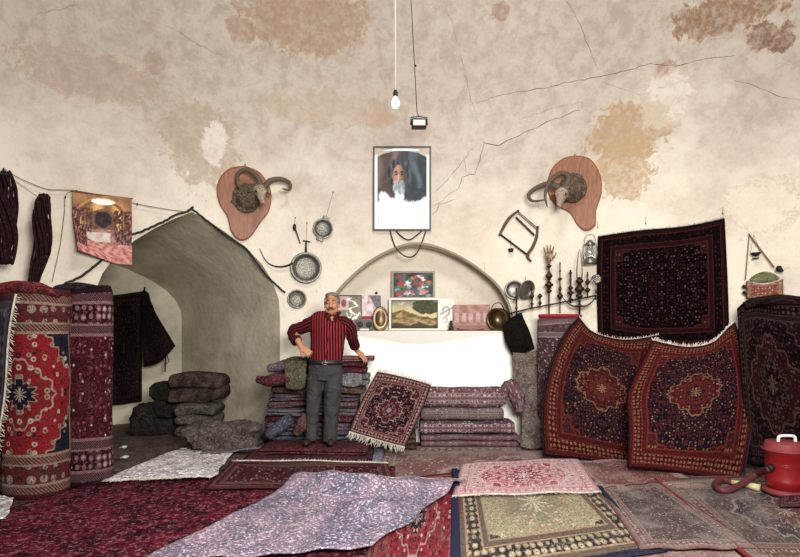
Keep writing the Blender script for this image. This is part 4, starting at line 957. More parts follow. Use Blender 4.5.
# ================================================ on the niche sill
SZ = min(niche[0][1], niche[-1][1])
def sill(name, px, label, cat, off, group=None, tilt=0.0, z=0.0, yaw=0.0):
    M, k = wframe(px, 331, off); M.translation.z = SZ+.002+z
    t = empty(name, None, label, cat, group, M=M @ Matrix.Rotation(yaw, 4, 'Y') @ Matrix.Rotation(-tilt, 4, 'X')); return t, k
mb = MB(); mb.tube([Wp(niche[-1][0]+(niche[0][0]-niche[-1][0])*i/20, SZ-.004, -.012) for i in range(21)], .011, 6)
props(mb.build('trim_3', plain('sill_edge_wood', '5b4535', .8), origin=(0, 0, 0)), kind='structure')
def landscape(u, v):
    c = lerp3(hx('c9b184'), hx('8d8a78'), sst(v, .55, .95)); c = lerp3(c, hx('dcc9a2'), .6*sst(n2(u, v, 5, 2), 0, .3))
    hill = .50+.12*math.sin(u*5+.6)+.1*n2(u, 0, 6, 4)
    if v < hill: c = lerp3(hx('7c6a42'), hx('3a3724'), .5+1.3*n2(u, v*2, 9, 5))
    if v < .40-.22*abs(u-.45): c = lerp3(hx('b59a6a'), hx('5e4c30'), .5+1.5*n2(u, v*3, 8, 6))
    if .10 < u < .34 and .38 < v < .58-abs(u-.22)*.9: c = hx('b08b56') if u < .22 else hx('8a6a44')
    if ((u-.76)/.30)**2+((v-.76)/.26)**2 < 1+.7*n2(u, v, 9, 8): c = lerp3(hx('2c2c1f'), hx('5f5d3c'), .3+1.2*n2(u, v, 20, 9))
    if v < .16+.05*math.sin(u*13) : c = lerp3(hx('2b261a'), hx('544a30'), .5+n2(u, v, 20, 9))
    return c
def flowers(u, v):
    c = lerp3(hx('2d3030'), hx('64665e'), .4+1.2*n2(u, v, 6, 1)); r = random.Random(4)
    for i in range(60):
        x, y, s_ = r.uniform(.1, .92), r.uniform(.05, .92), r.uniform(.035, .085); cc = hx(r.choice(['b5453f', 'd9d4cd', 'c8868a', '4f7a4a', '8b94a8', 'e7e0dc', 'a93c44', '5d7a53']))
        d = ((u-x)/s_)**2+((v-y)/s_)**2
        if d < 1+.5*n2(u, v, 14, i): c = lerp3(cc, tuple(q*.45 for q in cc), .5*d+.8*n2(u, v, 22, i))
    return c
def group_photo(u, v):
    c = lerp3(hx('b28a80'), hx('8a6258'), .5+1.2*n2(u, v, 5, 1))
    if .3 < v < .7:
        s_ = abs(math.sin(u*16)); c = lerp3(c, hx('dcc5bb') if s_ > .6 else hx('6d4a44'), .55*(.5+.9*n2(u, v, 14, 3)))
    if v < .2: c = lerp3(c, hx('7a5048'), .6)
    return c
def script_sheet(u, v):
    c = lerp3(hx('6d675a'), hx('8a8474'), .5+n2(u, v, 6))
    if u < .46 and v > .58: c = hx('c9a7a2'); c = lerp3(c, hx('7c4a4c'), 1-sst(((u-.25)/.12)**2+((v-.78)/.13)**2, .5, 1.2))
    x, y = u-.68, v; s_ = .66+.16*math.sin(y*19)+.05*math.sin(y*47)
    if abs(u-s_) < .055 and .1 < v < .95: c = hx('ece8dd')
    if abs(v-.42-.08*math.sin(u*22)) < .03 and u > .35: c = hx('e4e0d4')
    return c
def floral_cloth(u, v):
    c = lerp3(hx('e3cfcd'), hx('a47880'), .3+1.6*n2(u, v, 7, 2))
    if .32 < v < .42: c = hx('8e2631')
    if u+v > 1.35: c = lerp3(hx('4c444a'), hx('8a8084'), .5+n2(u, v, 12))
    return c
def calligraphy(u, v):
    c = hx('ddd8cd')
    for a, b, r in ((.5, .62, .26), (.5, .62, .20), (.45, .35, .14)):
        d = math.hypot(u-a, (v-b)*1.6)
        if abs(d-r) < .025 and math.atan2(v-b, u-a) > -1.8: c = hx('8b8f90')
    if abs(v-.62-.25*(u-.5)) < .022: c = hx('8c7a6c')
    return c
def framed(name, px0, px1, py, label, fn, fm, off, b=.02, glass_=True, tilt=.10, nx=40, ny=40, z=0, yaw=0, bot=331):
    px = (px0+px1)/2; t, k = sill(name, px, label, 'picture', off, tilt=tilt, z=z, yaw=yaw); w_ = (px1-px0)*k; h_ = (bot-py)*k
    a = empty('x', (0, 0, 0), None, None) if False else None
    f_ = frame(t, w_, h_, b, .025, fm); f_.location = (0, h_/2, 0)
    p = paint('print', t, w_-2*b+.002, h_-2*b+.002, nx, ny, fn, PAINT, .012); p.location = (0, h_/2, 0); return t, k, w_, h_
cream = plain('cream_frame', 'd3cfbf', .5, .4, 0, .15); ornate = plain('ornate_grey_frame', '827c6c', .5, .4, .2, .5, 70, .8)
t, k, w_, h_ = framed('framed_landscape', 389, 440, 298, 'wide framed landscape painting with a hut and dark tree in the middle of the sill', landscape, cream, -.14, .028, nx=64, ny=40)
mb = MB()
for s_ in (-1, 1): mb.box((s_*(w_/2-.036), h_/2, .02), (.006, h_-.06, .014)); mb.box((0, h_/2+s_*(h_/2-.036), .02), (w_-.06, .006, .014))
mb.build('inner_bead', darkwood, t, smooth=False)
framed('framed_flower_picture', 391.5, 435, 270, 'framed picture of red and white flowers standing on top of the landscape frame', flowers, ornate, -.19, .026, nx=54, ny=40, z=33.3*6.6/533, bot=298.5)
framed('framed_print', 337, 362, 295, 'dark framed sheet with white script behind the man\'s shoulder', script_sheet, plain('brown_thin_frame', '4a372a', .5), -.15, .014, nx=40, ny=50)
t, k = sill('floral_print', 371.5, 'pale pink floral picture with a red band behind the oval copper tray', 'picture', -.19, tilt=.12)
mb = MB(); mb.box((0, 18*k, -.006), (19*k, 36*k, .010)); mb.build('board', darkwood, t, smooth=False)
p = paint('print', t, 19*k, 36*k, 30, 40, floral_cloth, PAINT, .001); p.location = (0, 18*k, 0); 
mb = MB(); mb.ball((5*k, 38.5*k, 0), .018, 10); mb.build('knob', iron, t)
t, k = sill('small_radio', 364.5, 'small grey two speaker radio on the left end of the sill', 'radio', -.03)
mb = MB(); mb.box((0, 5.5*k, -.03), (17*k, 11*k, .07)); mb.build('case', plain('grey_plastic', '4f4c44', .5), t, bevel=.006, smooth=False)
for s_ in (-1, 1): mb = MB(); mb.lathe((s_*4.5*k, 6.2*k, .005), [(.001, .004), (.02, .0), (.036, .004), (.038, 0), (.036, -.002)], 18); mb.build('speaker', iron, t)
mb = MB(); mb.box((0, 1.3*k, .006), (9*k, 1.6*k, .004)); mb.build('dial', plain('dial_silver', '9a968a', .4, .5, .4), t, smooth=False)
t, k = sill('oval_tray', 380.5, 'oval domed copper tray standing upright left of the landscape painting', 'tray', -.08, tilt=.1)
mb = MB(); prof = [(1, .0), (1.0, .012), (.93, .016), (.86, .006), (.6, .022), (.3, .032), (.02, .036)]
n = 36; vs = []
for r_, z_ in prof:
    for j in range(n):
        g = 2*math.pi*j/n; vs.append(Vector((7.5*k*r_*math.cos(g), 12*k+12*k*r_*math.copysign(abs(math.sin(g))**.9, math.sin(g)), z_)))
mb.add(vs, [(i*n+j, i*n+(j+1) % n, (i+1)*n+(j+1) % n, (i+1)*n+j) for i in range(len(prof)-1) for j in range(n)]+[tuple(range(n))[::-1], tuple((len(prof)-1)*n+j for j in range(n))])
mb.build('tray_body', brass, t); mb = MB()
mb.tube([Vector((7.7*k*math.cos(g), 12*k+12.1*k*math.sin(g), .008)) for g in [i/36*6.2832 for i in range(37)]], .007, 6); mb.build('rim', iron, t)
t, k = sill('calligraphy_card', 446, 'white card with pale curved script right of the landscape painting', 'picture', -.2, tilt=.08)
mb = MB(); mb.box((0, 16*k, -.004), (15*k, 32*k, .008)); mb.build('card', white_m, t, smooth=False); p = paint('print', t, 14*k, 31*k, 30, 50, calligraphy, PAINT, .002); p.location = (0, 16*k, 0)
t, k = sill('figurine', 451, 'tiny dark seated figurine in front of the white card', 'figurine', -.06)
mb = MB(); mb.ball((0, .03, 0), (.036, .03, .03), 12); mb.capsule((0, .04, 0), (0, .085, 0), .024, .018); mb.ball((0, .115, 0), .02, 12); mb.capsule((-.02, .085, .01), (.025, .05, .025), .009, .008); mb.capsule((.02, .085, .01), (-.02, .05, .025), .009, .008); mb.build('body', darkwood, t, remesh=.005)
mb = MB(); mb.box((0, .008, 0), (.08, .016, .07)); mb.build('plinth', iron, t, bevel=.003)
t, k = sill('group_photograph', 471.5, 'unframed pinkish old group photograph leaning on the right part of the sill', 'photograph', -.12, tilt=.12)
mb = MB(); mb.box((0, 13.5*k, -.004), (37*k, 26*k, .008)); mb.build('board', plain('card_back', '8d6b60'), t, smooth=False)
p = paint('print', t, 36.6*k, 25.6*k, 60, 40, group_photo, PAINT, .002); p.location = (0, 13.5*k, 0)
t, k = sill('driftwood_stick', 471, 'thin bent stick lying along the sill in front of the pink photograph', 'stick', -.03)
mb = MB(); mb.tube(dens([(-14*k, .03, 0), (-8*k, .012, .01), (4*k, .010, 0), (13*k, .02, .01)], 14), .009, 6); mb.build('stick', cm('rust_stick', '7a4f42', '4c332c', '9a7565'), t)
# copper cauldron lying on its side
t, k = sill('copper_pot', 499.5, 'round copper pot lying on its side at the right end of the sill', 'pot', .0)
RM = Matrix.Rotation(-.42, 3, 'Y') @ Matrix.Rotation(.12, 3, 'X')
mb = MB(); mb.lathe((0, 12.2*k, -.08), [(.001, -.12), (.07, -.115), (.115, -.08), (.135, -.02), (.128, .04), (.125, .07), (.145, .082), (.14, .09), (.118, .075), (.12, .03), (.126, -.02), (.105, -.07), (.06, -.10), (.001, -.105)], 36, RM); mb.build('pot_body', brass, t)
mb = MB(); mb.tube(dens([Vector((0, 12.2*k, -.08))+RM @ Vector(p) for p in ((-.08, .12, .07), (-.04, .19, .06), (.05, .2, .06), (.11, .10, .07))], 16), .006, 6); mb.build('handle', iron, t)
# ================================================ ironwork rail and tools right of the niche
def wv(px, py, off): return wall(px, py)+Vector((-wall(px, py).x, YC-wall(px, py).y, 0)).normalized()*off
mb = MB(); mb.tube([wv(509, 314, .14), wv(530, 309, .14), (wv(562, 303, .14)), wv(597, 296, .14)], .009, 8)
rail = top(mb, 'iron_rail', iron, 'sloping thin iron rail carrying candlesticks and tools right of the niche', 'rail')
for a, b in (((512, 313), (512, 316)), ((596, 296), (596, 300))): mb = MB(); mb.tube([wv(*a, .14), wv(*b, -.02)], .008, 6); mb.build('bracket', iron, rail, world=True)
for a in ((508, 312), (522, 311)): mb = MB(); mb.tube([wv(a[0]+2.5*math.cos(g), a[1]-2.5*math.sin(g)+2, .14) for g in [i/10*5 for i in range(11)]], .004, 5); mb.build('scroll', iron, rail, world=True)
black_brass = plain('blackened_brass', '3a2c22', .42, .5, .7, .5, 40)
def staff(name, px, y0, y1, beads, label, cat, r=.008, off=.165, group=None, mat=None):
    t, k = wthing(name, px, y1, label, cat, group, off); L = (y1-y0)*k
    mb = MB(); mb.tube([(0, 0, 0), (0, L, 0)], r, 8); mb.build('rod', mat or black_brass, t)
    for y, rr, hh in beads:
        mb = MB(); mb.lathe((0, (y1-y)*k, 0), [(.004, -hh), (rr*.5, -hh*.8), (rr*.55, -hh*.5), (rr, -hh*.2), (rr, hh*.2), (rr*.55, hh*.5), (rr*.5, hh*.8), (.004, hh)], 16, RX); mb.build('bead', mat or black_brass, t)
    return t, k
t, k = staff('metal_hand_standard', 549, 262, 314, [(266, .03, .03), (276, .04, .06), (285, .05, .05), (291, .035, .03)], 'flat metal open hand with spread fingers on a turned staff above the rolled carpet', 'standard', .009)
mb = MB(); b0 = (314-262)*k
mb.capsule((0, b0-.02, 0), (0, b0+.03, 0), .016, .025); mb.box((0, b0+.05, 0), (.075, .07, .022))
mb.ball((0, b0+.05, 0), (.042, .045, .016), 12)
for i, (dx, L, an) in enumerate(((-.034, .10, .25), (-.012, .125, .08), (.010, .125, -.06), (.031, .105, -.22))):
    a_ = Vector((dx, b0+.075, 0)); b_ = a_+Vector((-math.sin(an)*L, math.cos(an)*L, .01)); mb.capsule(a_, a_.lerp(b_, .55)+Vector((0, 0, .006)), .0105, .010); mb.capsule(a_.lerp(b_, .55)+Vector((0, 0, .006)), b_, .010, .008)
a_ = Vector((.035, b0+.03, 0)); mb.capsule(a_, a_+Vector((.035, .04, .01)), .012, .010); mb.capsule(a_+Vector((.035, .04, .01)), a_+Vector((.045, .075, .01)), .010, .008)
mb.build('open_hand', plain('dull_brass_hand', '6f5742', .45, .5, .6), t, remesh=.005)
staff('beaded_rod', 560, 262, 313, [(264, .010, .02), (271, .014, .02), (279, .030, .02), (289, .02, .05), (296, .035, .05)], 'slim beaded rod right of the metal hand', 'finial', .007)
staff('candlestick', 570.5, 270, 303, [(273, .022, .02), (280, .016, .05), (288, .032, .03), (293, .04, .03), (299, .03, .02)], 'short dark candlestick with stacked discs, middle of the iron rail', 'candlestick', .012)
t, k = staff('forked_standard', 579.5, 282, 314, [(281, .045, .05), (289, .055, .06), (296, .04, .04)], 'tall two pronged standard with curved side arms beside the black carpet', 'standard', .013, off=.18)
h0 = 32*k
for s_ in (-1, 1): mb = MB(); mb.tube(dens([(s_*.015, h0-.02, 0), (s_*.03, h0+.1, 0), (s_*.022, h0+.25, 0), (s_*.004, h0+.38, 0)], 12), [.010*(1-i/16) for i in range(13)], 6); mb.build('prong', black_brass, t)
for s_, L in ((-1, 18), (1, 17)): mb = MB(); mb.tube(dens([(0, .10, 0), (s_*5*k, .09, 0), (s_*11*k, .13, 0), (s_*L*k, .22, .01)], 14), [.016*(1-i/18) for i in range(15)], 8); mb.build('side_arm', black_brass, t)
staff('finial', 587.5, 272, 298, [(275, .012, .03), (282, .028, .04), (290, .038, .03)], 'small turned finial just left of the pale glass globe', 'finial', .008)
staff('egg_cup', 540, 294, 308, [(296, .03, .03), (303, .022, .03)], 'tiny dark cup shaped stand left of the metal hand', 'cup', .008)
staff('short_candlestick', 532, 286, 309, [(289, .016, .03), (296, .026, .05), (304, .02, .03)], 'short dark candlestick next to the hanging tin dishes', 'candlestick', .009)
staff('iron_spike', 516.5, 288, 316, [(298, .02, .06), (308, .016, .04)], 'dark iron spike above the black leather apron', 'spike', .010, off=.2)
t, k = wthing('glass_globe', 596, 279, 'small clear glass globe in front of the black carpet edge', 'lamp', off=.17)
mb = MB(); mb.ball((0, 0, 0), .055, 20); mb.build('globe', glass, t); mb = MB(); mb.tube([(0, -.05, 0), (0, -.17, 0)], .012, 8); mb.build('neck', tin, t)
t, k = wthing('tin_dish', 514.5, 290, 'round tarnished tin dish hanging flat on the wall, left of its tilted twin', 'dish', 'pair of tin scale dishes', off=.02); dish(t, (0, 0, 0), 9.5*k, tin, .03)
t, k = wthing('tin_dish', 525.5, 289, 'tilted oval looking tin dish hanging in front of the flat one', 'dish', 'pair of tin scale dishes', off=.12); dish(t, (0, 0, 0), 9.5*k, tin, .035, tiltM=Matrix.Rotation(.75, 3, 'Y') @ Matrix.Rotation(.25, 3, 'X'))
mb = MB(); mb.tube([(0, 9*k, 0), (0, 13*k, -.02)], .003, 5); mb.build('hook', iron, t)
T = [wv(503, 326, .10), wv(511, 318, .12), wv(521, 312, .12)]; B = [wv(513, 355, .16), wv(523, 353, .18), wv(535, 348, .15)]
hung('leather_apron', T, B, [T[0], wv(506, 340, .2), B[0]], [T[-1], wv(530, 332, .2), B[-1]], cm('black_leather', '16130f', '0c0b0b', '2a2622', 10), 'black leather apron hanging from the iron rail beside the copper pot', 'apron', bulge=.06, sc=6, nu=24, nv=24, thick=.012)
# ================================================ red vacuum cleaner
vx = P(785, 498, 4.38); t = empty('vacuum_cleaner', (vx.x, 4.38, .060), 'old red canister vacuum cleaner with white handle at the right edge', 'vacuum cleaner')
redp = plain('scuffed_red_paint', '7a1014', .4, .5, 0, .25, 12); pinkp = plain('faded_red_paint', '742c2e', .6, .3, 0, .35, 14)
mb = MB(); mb.lathe((0, 0, 0), [(.001, .03), (.135, .03), (.138, .10), (.141, .11), (.138, .12), (.139, .33), (.155, .345), (.155, .352), (.001, .352)], 48); mb.build('canister', redp, t)
mb = MB(); mb.lathe((0, 0, 0), [(.001, 0), (.15, 0), (.158, .012), (.155, .03), (.14, .045), (.10, .045)], 48); mb.build('base_ring', pinkp, t)
for z in (.24, .255): mb = MB(); mb.tube([(.1395*math.cos(g), .1395*math.sin(g), z) for g in [i/40*6.2832 for i in range(41)]], .003, 6); mb.build('band', redp, t)
mb = MB(); mb.lathe((0, 0, 0), [(.10, .352), (.165, .352), (.168, .358), (.165, .364), (.146, .368), (.143, .412), (.135, .422), (.06, .43), (.001, .431)], 48); mb.build('lid', pinkp, t)
mb = MB(); mb.tube(dens([(-.07, -.02, .42), (-.066, -.02, .462), (-.04, -.02, .474), (.04, -.02, .474), (.066, -.02, .462), (.07, -.02, .42)], 24), .012, 10); mb.build('handle', plain('white_enamel', 'd9d4ca', .35, .5), t)
mb = MB(); mb.tube([(-.125, -.03, .22), (-.16, -.04, .21)], .032, 14); mb.build('hose_socket', iron, t)
mb = MB(); mb.box((.155, -.08, .30), (.03, .02, .06)); mb.build('latch', plain('white_enamel2', 'd9d4ca', .35, .5), t, bevel=.004)
hs = plain('brown_red_rubber', '55282a', .6, .3, 0, .3)
gp = lambda x, y, z=.075: G(x, y, z)-Vector((vx.x, 4.38, .060))
hp = dens([Vector((-.15, -.04, .21)), gp(757, 474, .16), gp(742, 484, .10), gp(728, 490), gp(719, 489), gp(716, 484), gp(722, 480), gp(732, 482)], 70)
mb = MB(); mb.tube(hp, [.026+.0025*(i % 2) for i in range(71)], 12); mb.build('hose', hs, t)
mb = MB(); mb.tube([gp(732, 482), gp(747, 485)], [.022, .022], 12); mb.tube([gp(746, 485), gp(760, 488)], [.026, .030], 12); mb.build('nozzle', plain('cream_plastic', 'b9ad7e', .5), t)
# ================================================ inside the alcove
m_ar = rug_mat('black_alcove_rug', .9, 1.4, '120f12', '33181b', '151116', '3a2a2a', '4c4038', bw=.14, cell=.06, seed=91, wear=.02, corner='241418')
T = [rearpt(106, 296, .06), rearpt(124, 294, .06), rearpt(143, 291, .06)]; B = [rearpt(106, 405, .08), rearpt(124, 404, .08), rearpt(142, 401, .08)]
hung('alcove_rug', T, B, [T[0], rearpt(106, 350, .07), B[0]], [T[-1], rearpt(142, 345, .07), B[-1]], m_ar, 'black rug hanging on the back wall inside the alcove', 'rug', bulge=.04, thick=.02)
T = [rearpt(143, 290, .16), rearpt(147, 292, .2), rearpt(150, 302, .2)]; B = [rearpt(144, 366, .25), rearpt(160, 362, .35), rearpt(175, 346, .3)]
hung('alcove_rug', T, B, [T[0], rearpt(143, 330, .2), B[0]], [T[-1], rearpt(161, 322, .3), B[-1]], m_ar, 'dark saddle rug draped from a cord to the right of the black alcove rug', 'rug', bulge=.05, nu=20, nv=20, thick=.03)
mb = MB(); mb.tube([rearpt(145, 287, .1), rearpt(144, 294, .18)], .01, 6); mb.tube([rearpt(175, 346, .3), rearpt(166, 352, .32), rearpt(165, 372, .32)], .01, 6); mb.tube([rearpt(166, 352, .32), rearpt(169, 362, .32), rearpt(165, 364, .32)], .008, 6)
top(mb, 'hanging_rope', cord_m, 'short black rope with a loop hanging below the saddle rug in the alcove', 'rope')
def lump(label, px0, px1, py0, py1, Y, dep, mat, name='bundle', cat='bundle', sd=1, amp=.16, sq_=.55, zb=None):
    c = P((px0+px1)/2, (py0+py1)/2, Y); rx = (px1-px0)/2*Y/F; rz = (py1-py0)/2*Y/F; mb = MB(); n = 44; K = 28; vs = []
    for i in range(K+1):
        a = math.pi*i/K
        for j in range(n):
            g = 2*math.pi*j/n; f_ = lambda x: math.copysign(abs(x)**sq_, x)
            d = Vector((f_(math.cos(g))*math.sin(a)**.6, f_(math.sin(g))*math.sin(a)**.6, f_(math.cos(a))))
            w1 = noise.noise(Vector((d.x*1.6+sd, d.y*1.6, d.z*2.4+sd))); w2 = 1-abs(noise.noise(Vector((d.x*2.2+sd*2, d.y*2.2, d.z*4.5))))*2
            m_ = 1+amp*w1*1.4+amp*.5*(w2-.5)
            vs.append(c+Vector((d.x*rx*m_*.9, d.y*dep*m_, d.z*rz*m_*.92)))
    for v in vs: v.z = max(v.z, (zb if zb is not None else .02))
    mb.add(vs, [(i*n+j, (i+1)*n+j, (i+1)*n+(j+1) % n, i*n+(j+1) % n) for i in range(K) for j in range(n)])
    return top(mb, name, mat, label, cat)
sack = cm('brown_sacking', '4a3c33', '271f1c', '6a5d50', 8, .35); sack2 = cm('dark_sacking', '2c2724', '1b1817', '4d4641', 14, .4); sack3 = cm('grey_beige_weave', '575049', '37312d', '857c70', 12, .5)
folded('brown patterned rug folded on top of the bundles in the alcove', 170, 219, Zp(402, 6.85), Zp(374, 6.85), 6.80, .40, sack, 2, 60, .12, .035, name='bundled_rug')
folded('dark rug folded double at the left of the pile in the alcove', 149, 200, .03, Zp(384, 6.9), 6.88, .40, sack2, 3, 61, -.05, .035, name='bundled_rug')
folded('grey beige woven rug folded at the bottom right of the alcove pile', 176, 213, .03, Zp(404, 6.8), 6.72, .42, sack3, 3, 62, .06, .03, name='bundled_rug')
lump('low black bundle on the floor left of the alcove pile', 132, 160, 403, 441, 7.0, .2, sack2, sd=9, name='bundled_rug')
lump('flat heap of grey patterned cloth in front of the alcove pile', 184, 262, 421, 452, 6.05, .24, sack3, sd=12, name='cloth_heap', cat='cloth', amp=.3, zb=.05)
for i, (x, y) in enumerate(((124, 447), (125, 457))):
    c = G(x, y, .06); mb = MB(); mb.ball(c, (.03, .03, .018), 10); mb.ball(c+Vector((.02, 0, .004)), (.02, .02, .012), 8); mb.tube([c-Vector((.05, 0, .01)), c], .008, 6)
    top(mb, 'white_tassel', fringe_m, ['small white tassel on the dark rug beside the crimson roll, further one', 'small white tassel on the dark rug beside the crimson roll, nearer one'][i], 'tassel', 'two white tassels')
# ================================================ the man
Ym = 5.78; J = lambda px, py, dy=0.0: P(px, py, Ym)+Vector((0, dy, 0)); km = Ym/F
man = empty('person', J(320, 444), 'grey haired man with moustache in red striped shirt and grey trousers, hand on hip', 'person')
skin = NT('tanned_skin', .6, .3); v_ = skin.co(); skin.col(skin.mix(skin.noise(v_, 40, 3), hx('9a6449'), hx('b98263'))); skin = skin.m
shirtm = NT('red_striped_shirt', .9, .1); q_ = shirtm.sep(shirtm.co()); nn_ = shirtm.noise(shirtm.co(), 6, 2)
xx = shirtm.add(shirtm.mul(q_[0], 215), shirtm.mul(nn_, 3.0)); st_ = shirtm.gt(shirtm.mth('SINE', xx), .45)
shirtm.col(shirtm.mix(st_, hx('2a0f13'), hx('8e2a2e'))).bump(shirtm.noise(shirtm.co(), 16, 3), .5, .02); shirtm = shirtm.m
slm = NT('red_striped_sleeve', .9, .1); q_ = slm.sep(slm.co('UV')); st_ = slm.gt(slm.mth('SINE', slm.mul(q_[0], 88)), .55)
slm.col(slm.mix(st_, hx('1a0b0e'), hx('6a1c22'))).bump(slm.noise(slm.co(), 16, 3), .5, .02); slm = slm.m
trm = NT('grey_trouser_cloth', .9, .1); nz_ = trm.noise(trm.co(), 7, 4, .6, .5)
trm.col(trm.mix(nz_, hx('2c2a2b'), hx('4a4645'))).bump(nz_, .9, .06); trm = trm.m
def hand(mb, w, d, nrm, thumb, fing, s=1.0):
    """w wrist, d towards fingers, nrm back of hand, thumb = +-1 side"""
    d = Vector(d).normalized(); nrm = Vector(nrm); nrm = (nrm-d*nrm.dot(d)).normalized(); sd = d.cross(nrm)*thumb; w = Vector(w)
    for i, o_ in enumerate((-.027, -.009, .009, .027)):
        mb.capsule(w+d*.015+sd*o_*.6, w+d*.085*s+sd*o_, .016, .0125, 10)
        p = w+d*.088*s+sd*o_; a = fing[0]; L = (.030, .036, .038, .033)[i]*s
        for q in range(3):
            dd = (d*math.cos(a)-nrm*math.sin(a)+sd*o_*4).normalized(); p2 = p+dd*L*(1, .8, .65)[q]
            mb.capsule(p, p2, .0098-.0012*q, .0090-.0012*q, 8); p = p2; a += fing[1]
    p = w+d*.025+sd*.02; p2 = p+(d*.5+sd*.75-nrm*.25).normalized()*.042*s; p3 = p2+(d*.85+sd*.35-nrm*.3).normalized()*.032*s; p4 = p3+(d*.95+sd*.05-nrm*.4).normalized()*.025*s
    mb.capsule(p, p2, .016, .0125, 8); mb.capsule(p2, p3, .0120, .0105, 8); mb.capsule(p3, p4, .0105, .008, 8)
C = J(332, 304.8, -.01)
mb = MB(); b = lambda o_, r: mb.ball(C+Vector(o_), r, 18)
b((0, .018, .030), (.074, .092, .088)); b((0, -.018, -.015), (.061, .070, .090)); b((0, -.030, -.078), (.043, .048, .036)); b((0, -.01, .075), (.058, .07, .045))
mb.capsule(C+Vector((0, -.086, .018)), C+Vector((0, -.104, -.020)), .0095, .0155); b((.011, -.094, -.024), (.011, .012, .009)); b((-.011, -.094, -.024), (.011, .012, .009))
for s_ in (-1, 1):
    b((s_*.036, -.058, -.022), (.024, .024, .026)); b((s_*.076, .008, -.004), (.011, .022, .034)); mb.capsule(C+Vector((s_*.012, -.083, .034)), C+Vector((s_*.046, -.068, .032)), .011, .009); b((s_*.048, -.02, -.06), (.022, .04, .03))
mb.capsule(C+Vector((-.018, -.083, -.055)), C+Vector((.018, -.083, -.055)), .008, .008)
mb.capsule(C+Vector((0, .02, -.07)), C+Vector((0, .035, -.19)), .054, .060); mb.capsule(C+Vector((0, .02, -.16)), J(333.3, 319, -.085), .040, .030)
mb.tube([J(327, 362), J(327, 345), J(328, 328), J(331, 317.5), J(332, 314)], 1, 24, asp=[(.14, .09), (.14, .09), (.14, .08), (.08, .05), (.04, .04)], up=(1, 0, 0))
RA = [J(316, 324, .02), J(293.5, 331.8, .03), J(302.5, 347, -.09)]; LA = [J(343, 324.5, .02), J(351.5, 337, .07), J(355.2, 351.5, .22)]
for a, b_, c in (RA, LA): mb.capsule(a, b_, .042, .036); mb.capsule(b_, b_.lerp(c, .4), .036, .040); mb.capsule(b_.lerp(c, .4), c, .040, .028)
hand(mb, RA[2], (J(314, 354, -.16)-RA[2]), (-.2, -.8, .6), 1, (.1, .5), .9)
hand(mb, LA[2], Vector((.62, -.1, -.62)), (.25, -.45, .8), -1, (.05, .30), 1.0)
for (a, k_, f_) in ((J(317, 366), J(313.5, 402, -.01), J(311, 440)), (J(333, 366), J(331.5, 403, -.01), J(329.5, 441))): mb.capsule(a, k_, .07, .05); mb.capsule(k_, f_, .05, .032)
mb.build('body', skin, man, remesh=.0055, world=True)
mb = MB(); R1 = [(326, 363, 16.6, .128), (326, 356, 16.8, .135), (327, 349, 16.8, .135), (327.5, 341, 17.0, .135), (328, 334, 18.0, .14), (328.5, 327, 19.6, .14), (329, 322, 19.8, .13), (330, 318.6, 16.5, .108), (331.3, 316, 10.5, .085), (332.5, 313.8, 7.2, .072)]
rc = [Vector(r) for r in []]; cs = dens([J(r[0], r[1], .01) for r in R1], 40); rr_ = dens([Vector((r[2]*km, r[3], 0)) for r in R1], 40)
mb.tube(cs, 1, 40, asp=[(r.x, r.y) for r in rr_], up=(1, 0, 0))
for i, v in enumerate(mb.v):     # slight drape folds above the belt
    z = v.z; mb.v[i] = v+Vector((0, -.008*math.sin(v.x*38+z*9)*max(0, 1-(z-J(0, 363).z)/.22), .0))
mb.build('shirt', shirtm, man, world=True)
for nm, pts, rad in (('sleeve', [J(320, 321.5, .015), J(312, 323.2, .02), J(302.5, 327.5, .03), J(293.5, 330, .035), J(292.8, 335, .03), J(297, 341, -.03)], [.066, .080, .070, .064, .062, .056]),
                     ('sleeve', [J(336, 321.5, .015), J(345, 324.0, .025), J(350, 330, .05), J(351.5, 338, .075), J(353.5, 346.5, .18)], [.066, .080, .070, .062, .053])):
    mb = MB(); q = dens(pts, 24); rq = [curve_at([Vector((r, 0, 0)) for r in rad], i/24).x for i in range(25)]
    mb.tube(q, [r+.0045*math.sin(i*1.9) for i, r in enumerate(rq)], 24); mb.build(nm, slm, man, world=True)
    mb = MB(); d = (q[-1]-q[-3]).normalized(); mb.tube([q[-1]-d*.035, q[-1]-d*.03, q[-1]+d*.008, q[-1]+d*.010], [rq[-1]*.9, rq[-1]+.006, rq[-1]+.005, rq[-1]*.85], 20); mb.build('cuff', slm, man, world=True)
dk = plain('dark_red_collar', '3a1217', .9, .1)
for s_ in (-1, 1):
    mb = MB(); pts = [J(332.5, 313, .06), J(332.5+s_*6.2, 312.4, .03), J(332.5+s_*6.8, 313.4, -.04), J(333+s_*4.5, 316, -.095), J(333+s_*2.2, 320, -.118)]
    mb.tube(dens(pts, 16), 1, 10, asp=[(.010, .022)]*17, up=(0, -.6, .8)); mb.build('collar', dk, man, world=True)
mb = MB(); mb.tube([J(333, 321, -.118), J(330, 340, -.134), J(327.5, 357, -.130)], .008, 8, asp=[(.5, 1.6)]*3); mb.build('placket', plain('red_placket', '8c242b', .9, .1), man, world=True)
mb = MB(); mb.tube([J(326, 364.5, .005), J(326, 364, .005), J(326, 360.2, .005), J(326, 359.8, .005)], 1, 40, asp=[(.176, .128), (.184, .140), (.184, .140), (.176, .128)], up=(1, 0, 0)); belt = mb.build('belt', plain('black_belt', '151314', .5, .4), man, world=True)
mb = MB(); c_ = J(326.5, 362, -.140)
for dx, dz, sx2, sz2 in ((-.026, 0, .007, .036), (.026, 0, .007, .036), (0, .016, .055, .007), (0, -.016, .055, .007), (.004, 0, .045, .006)): mb.box(c_+Vector((dx, 0, dz)), (sx2, .008, sz2))
bk = mb.build('buckle', plain('steel_buckle', 'a5a39c', .3, .5, .8), belt, world=True)
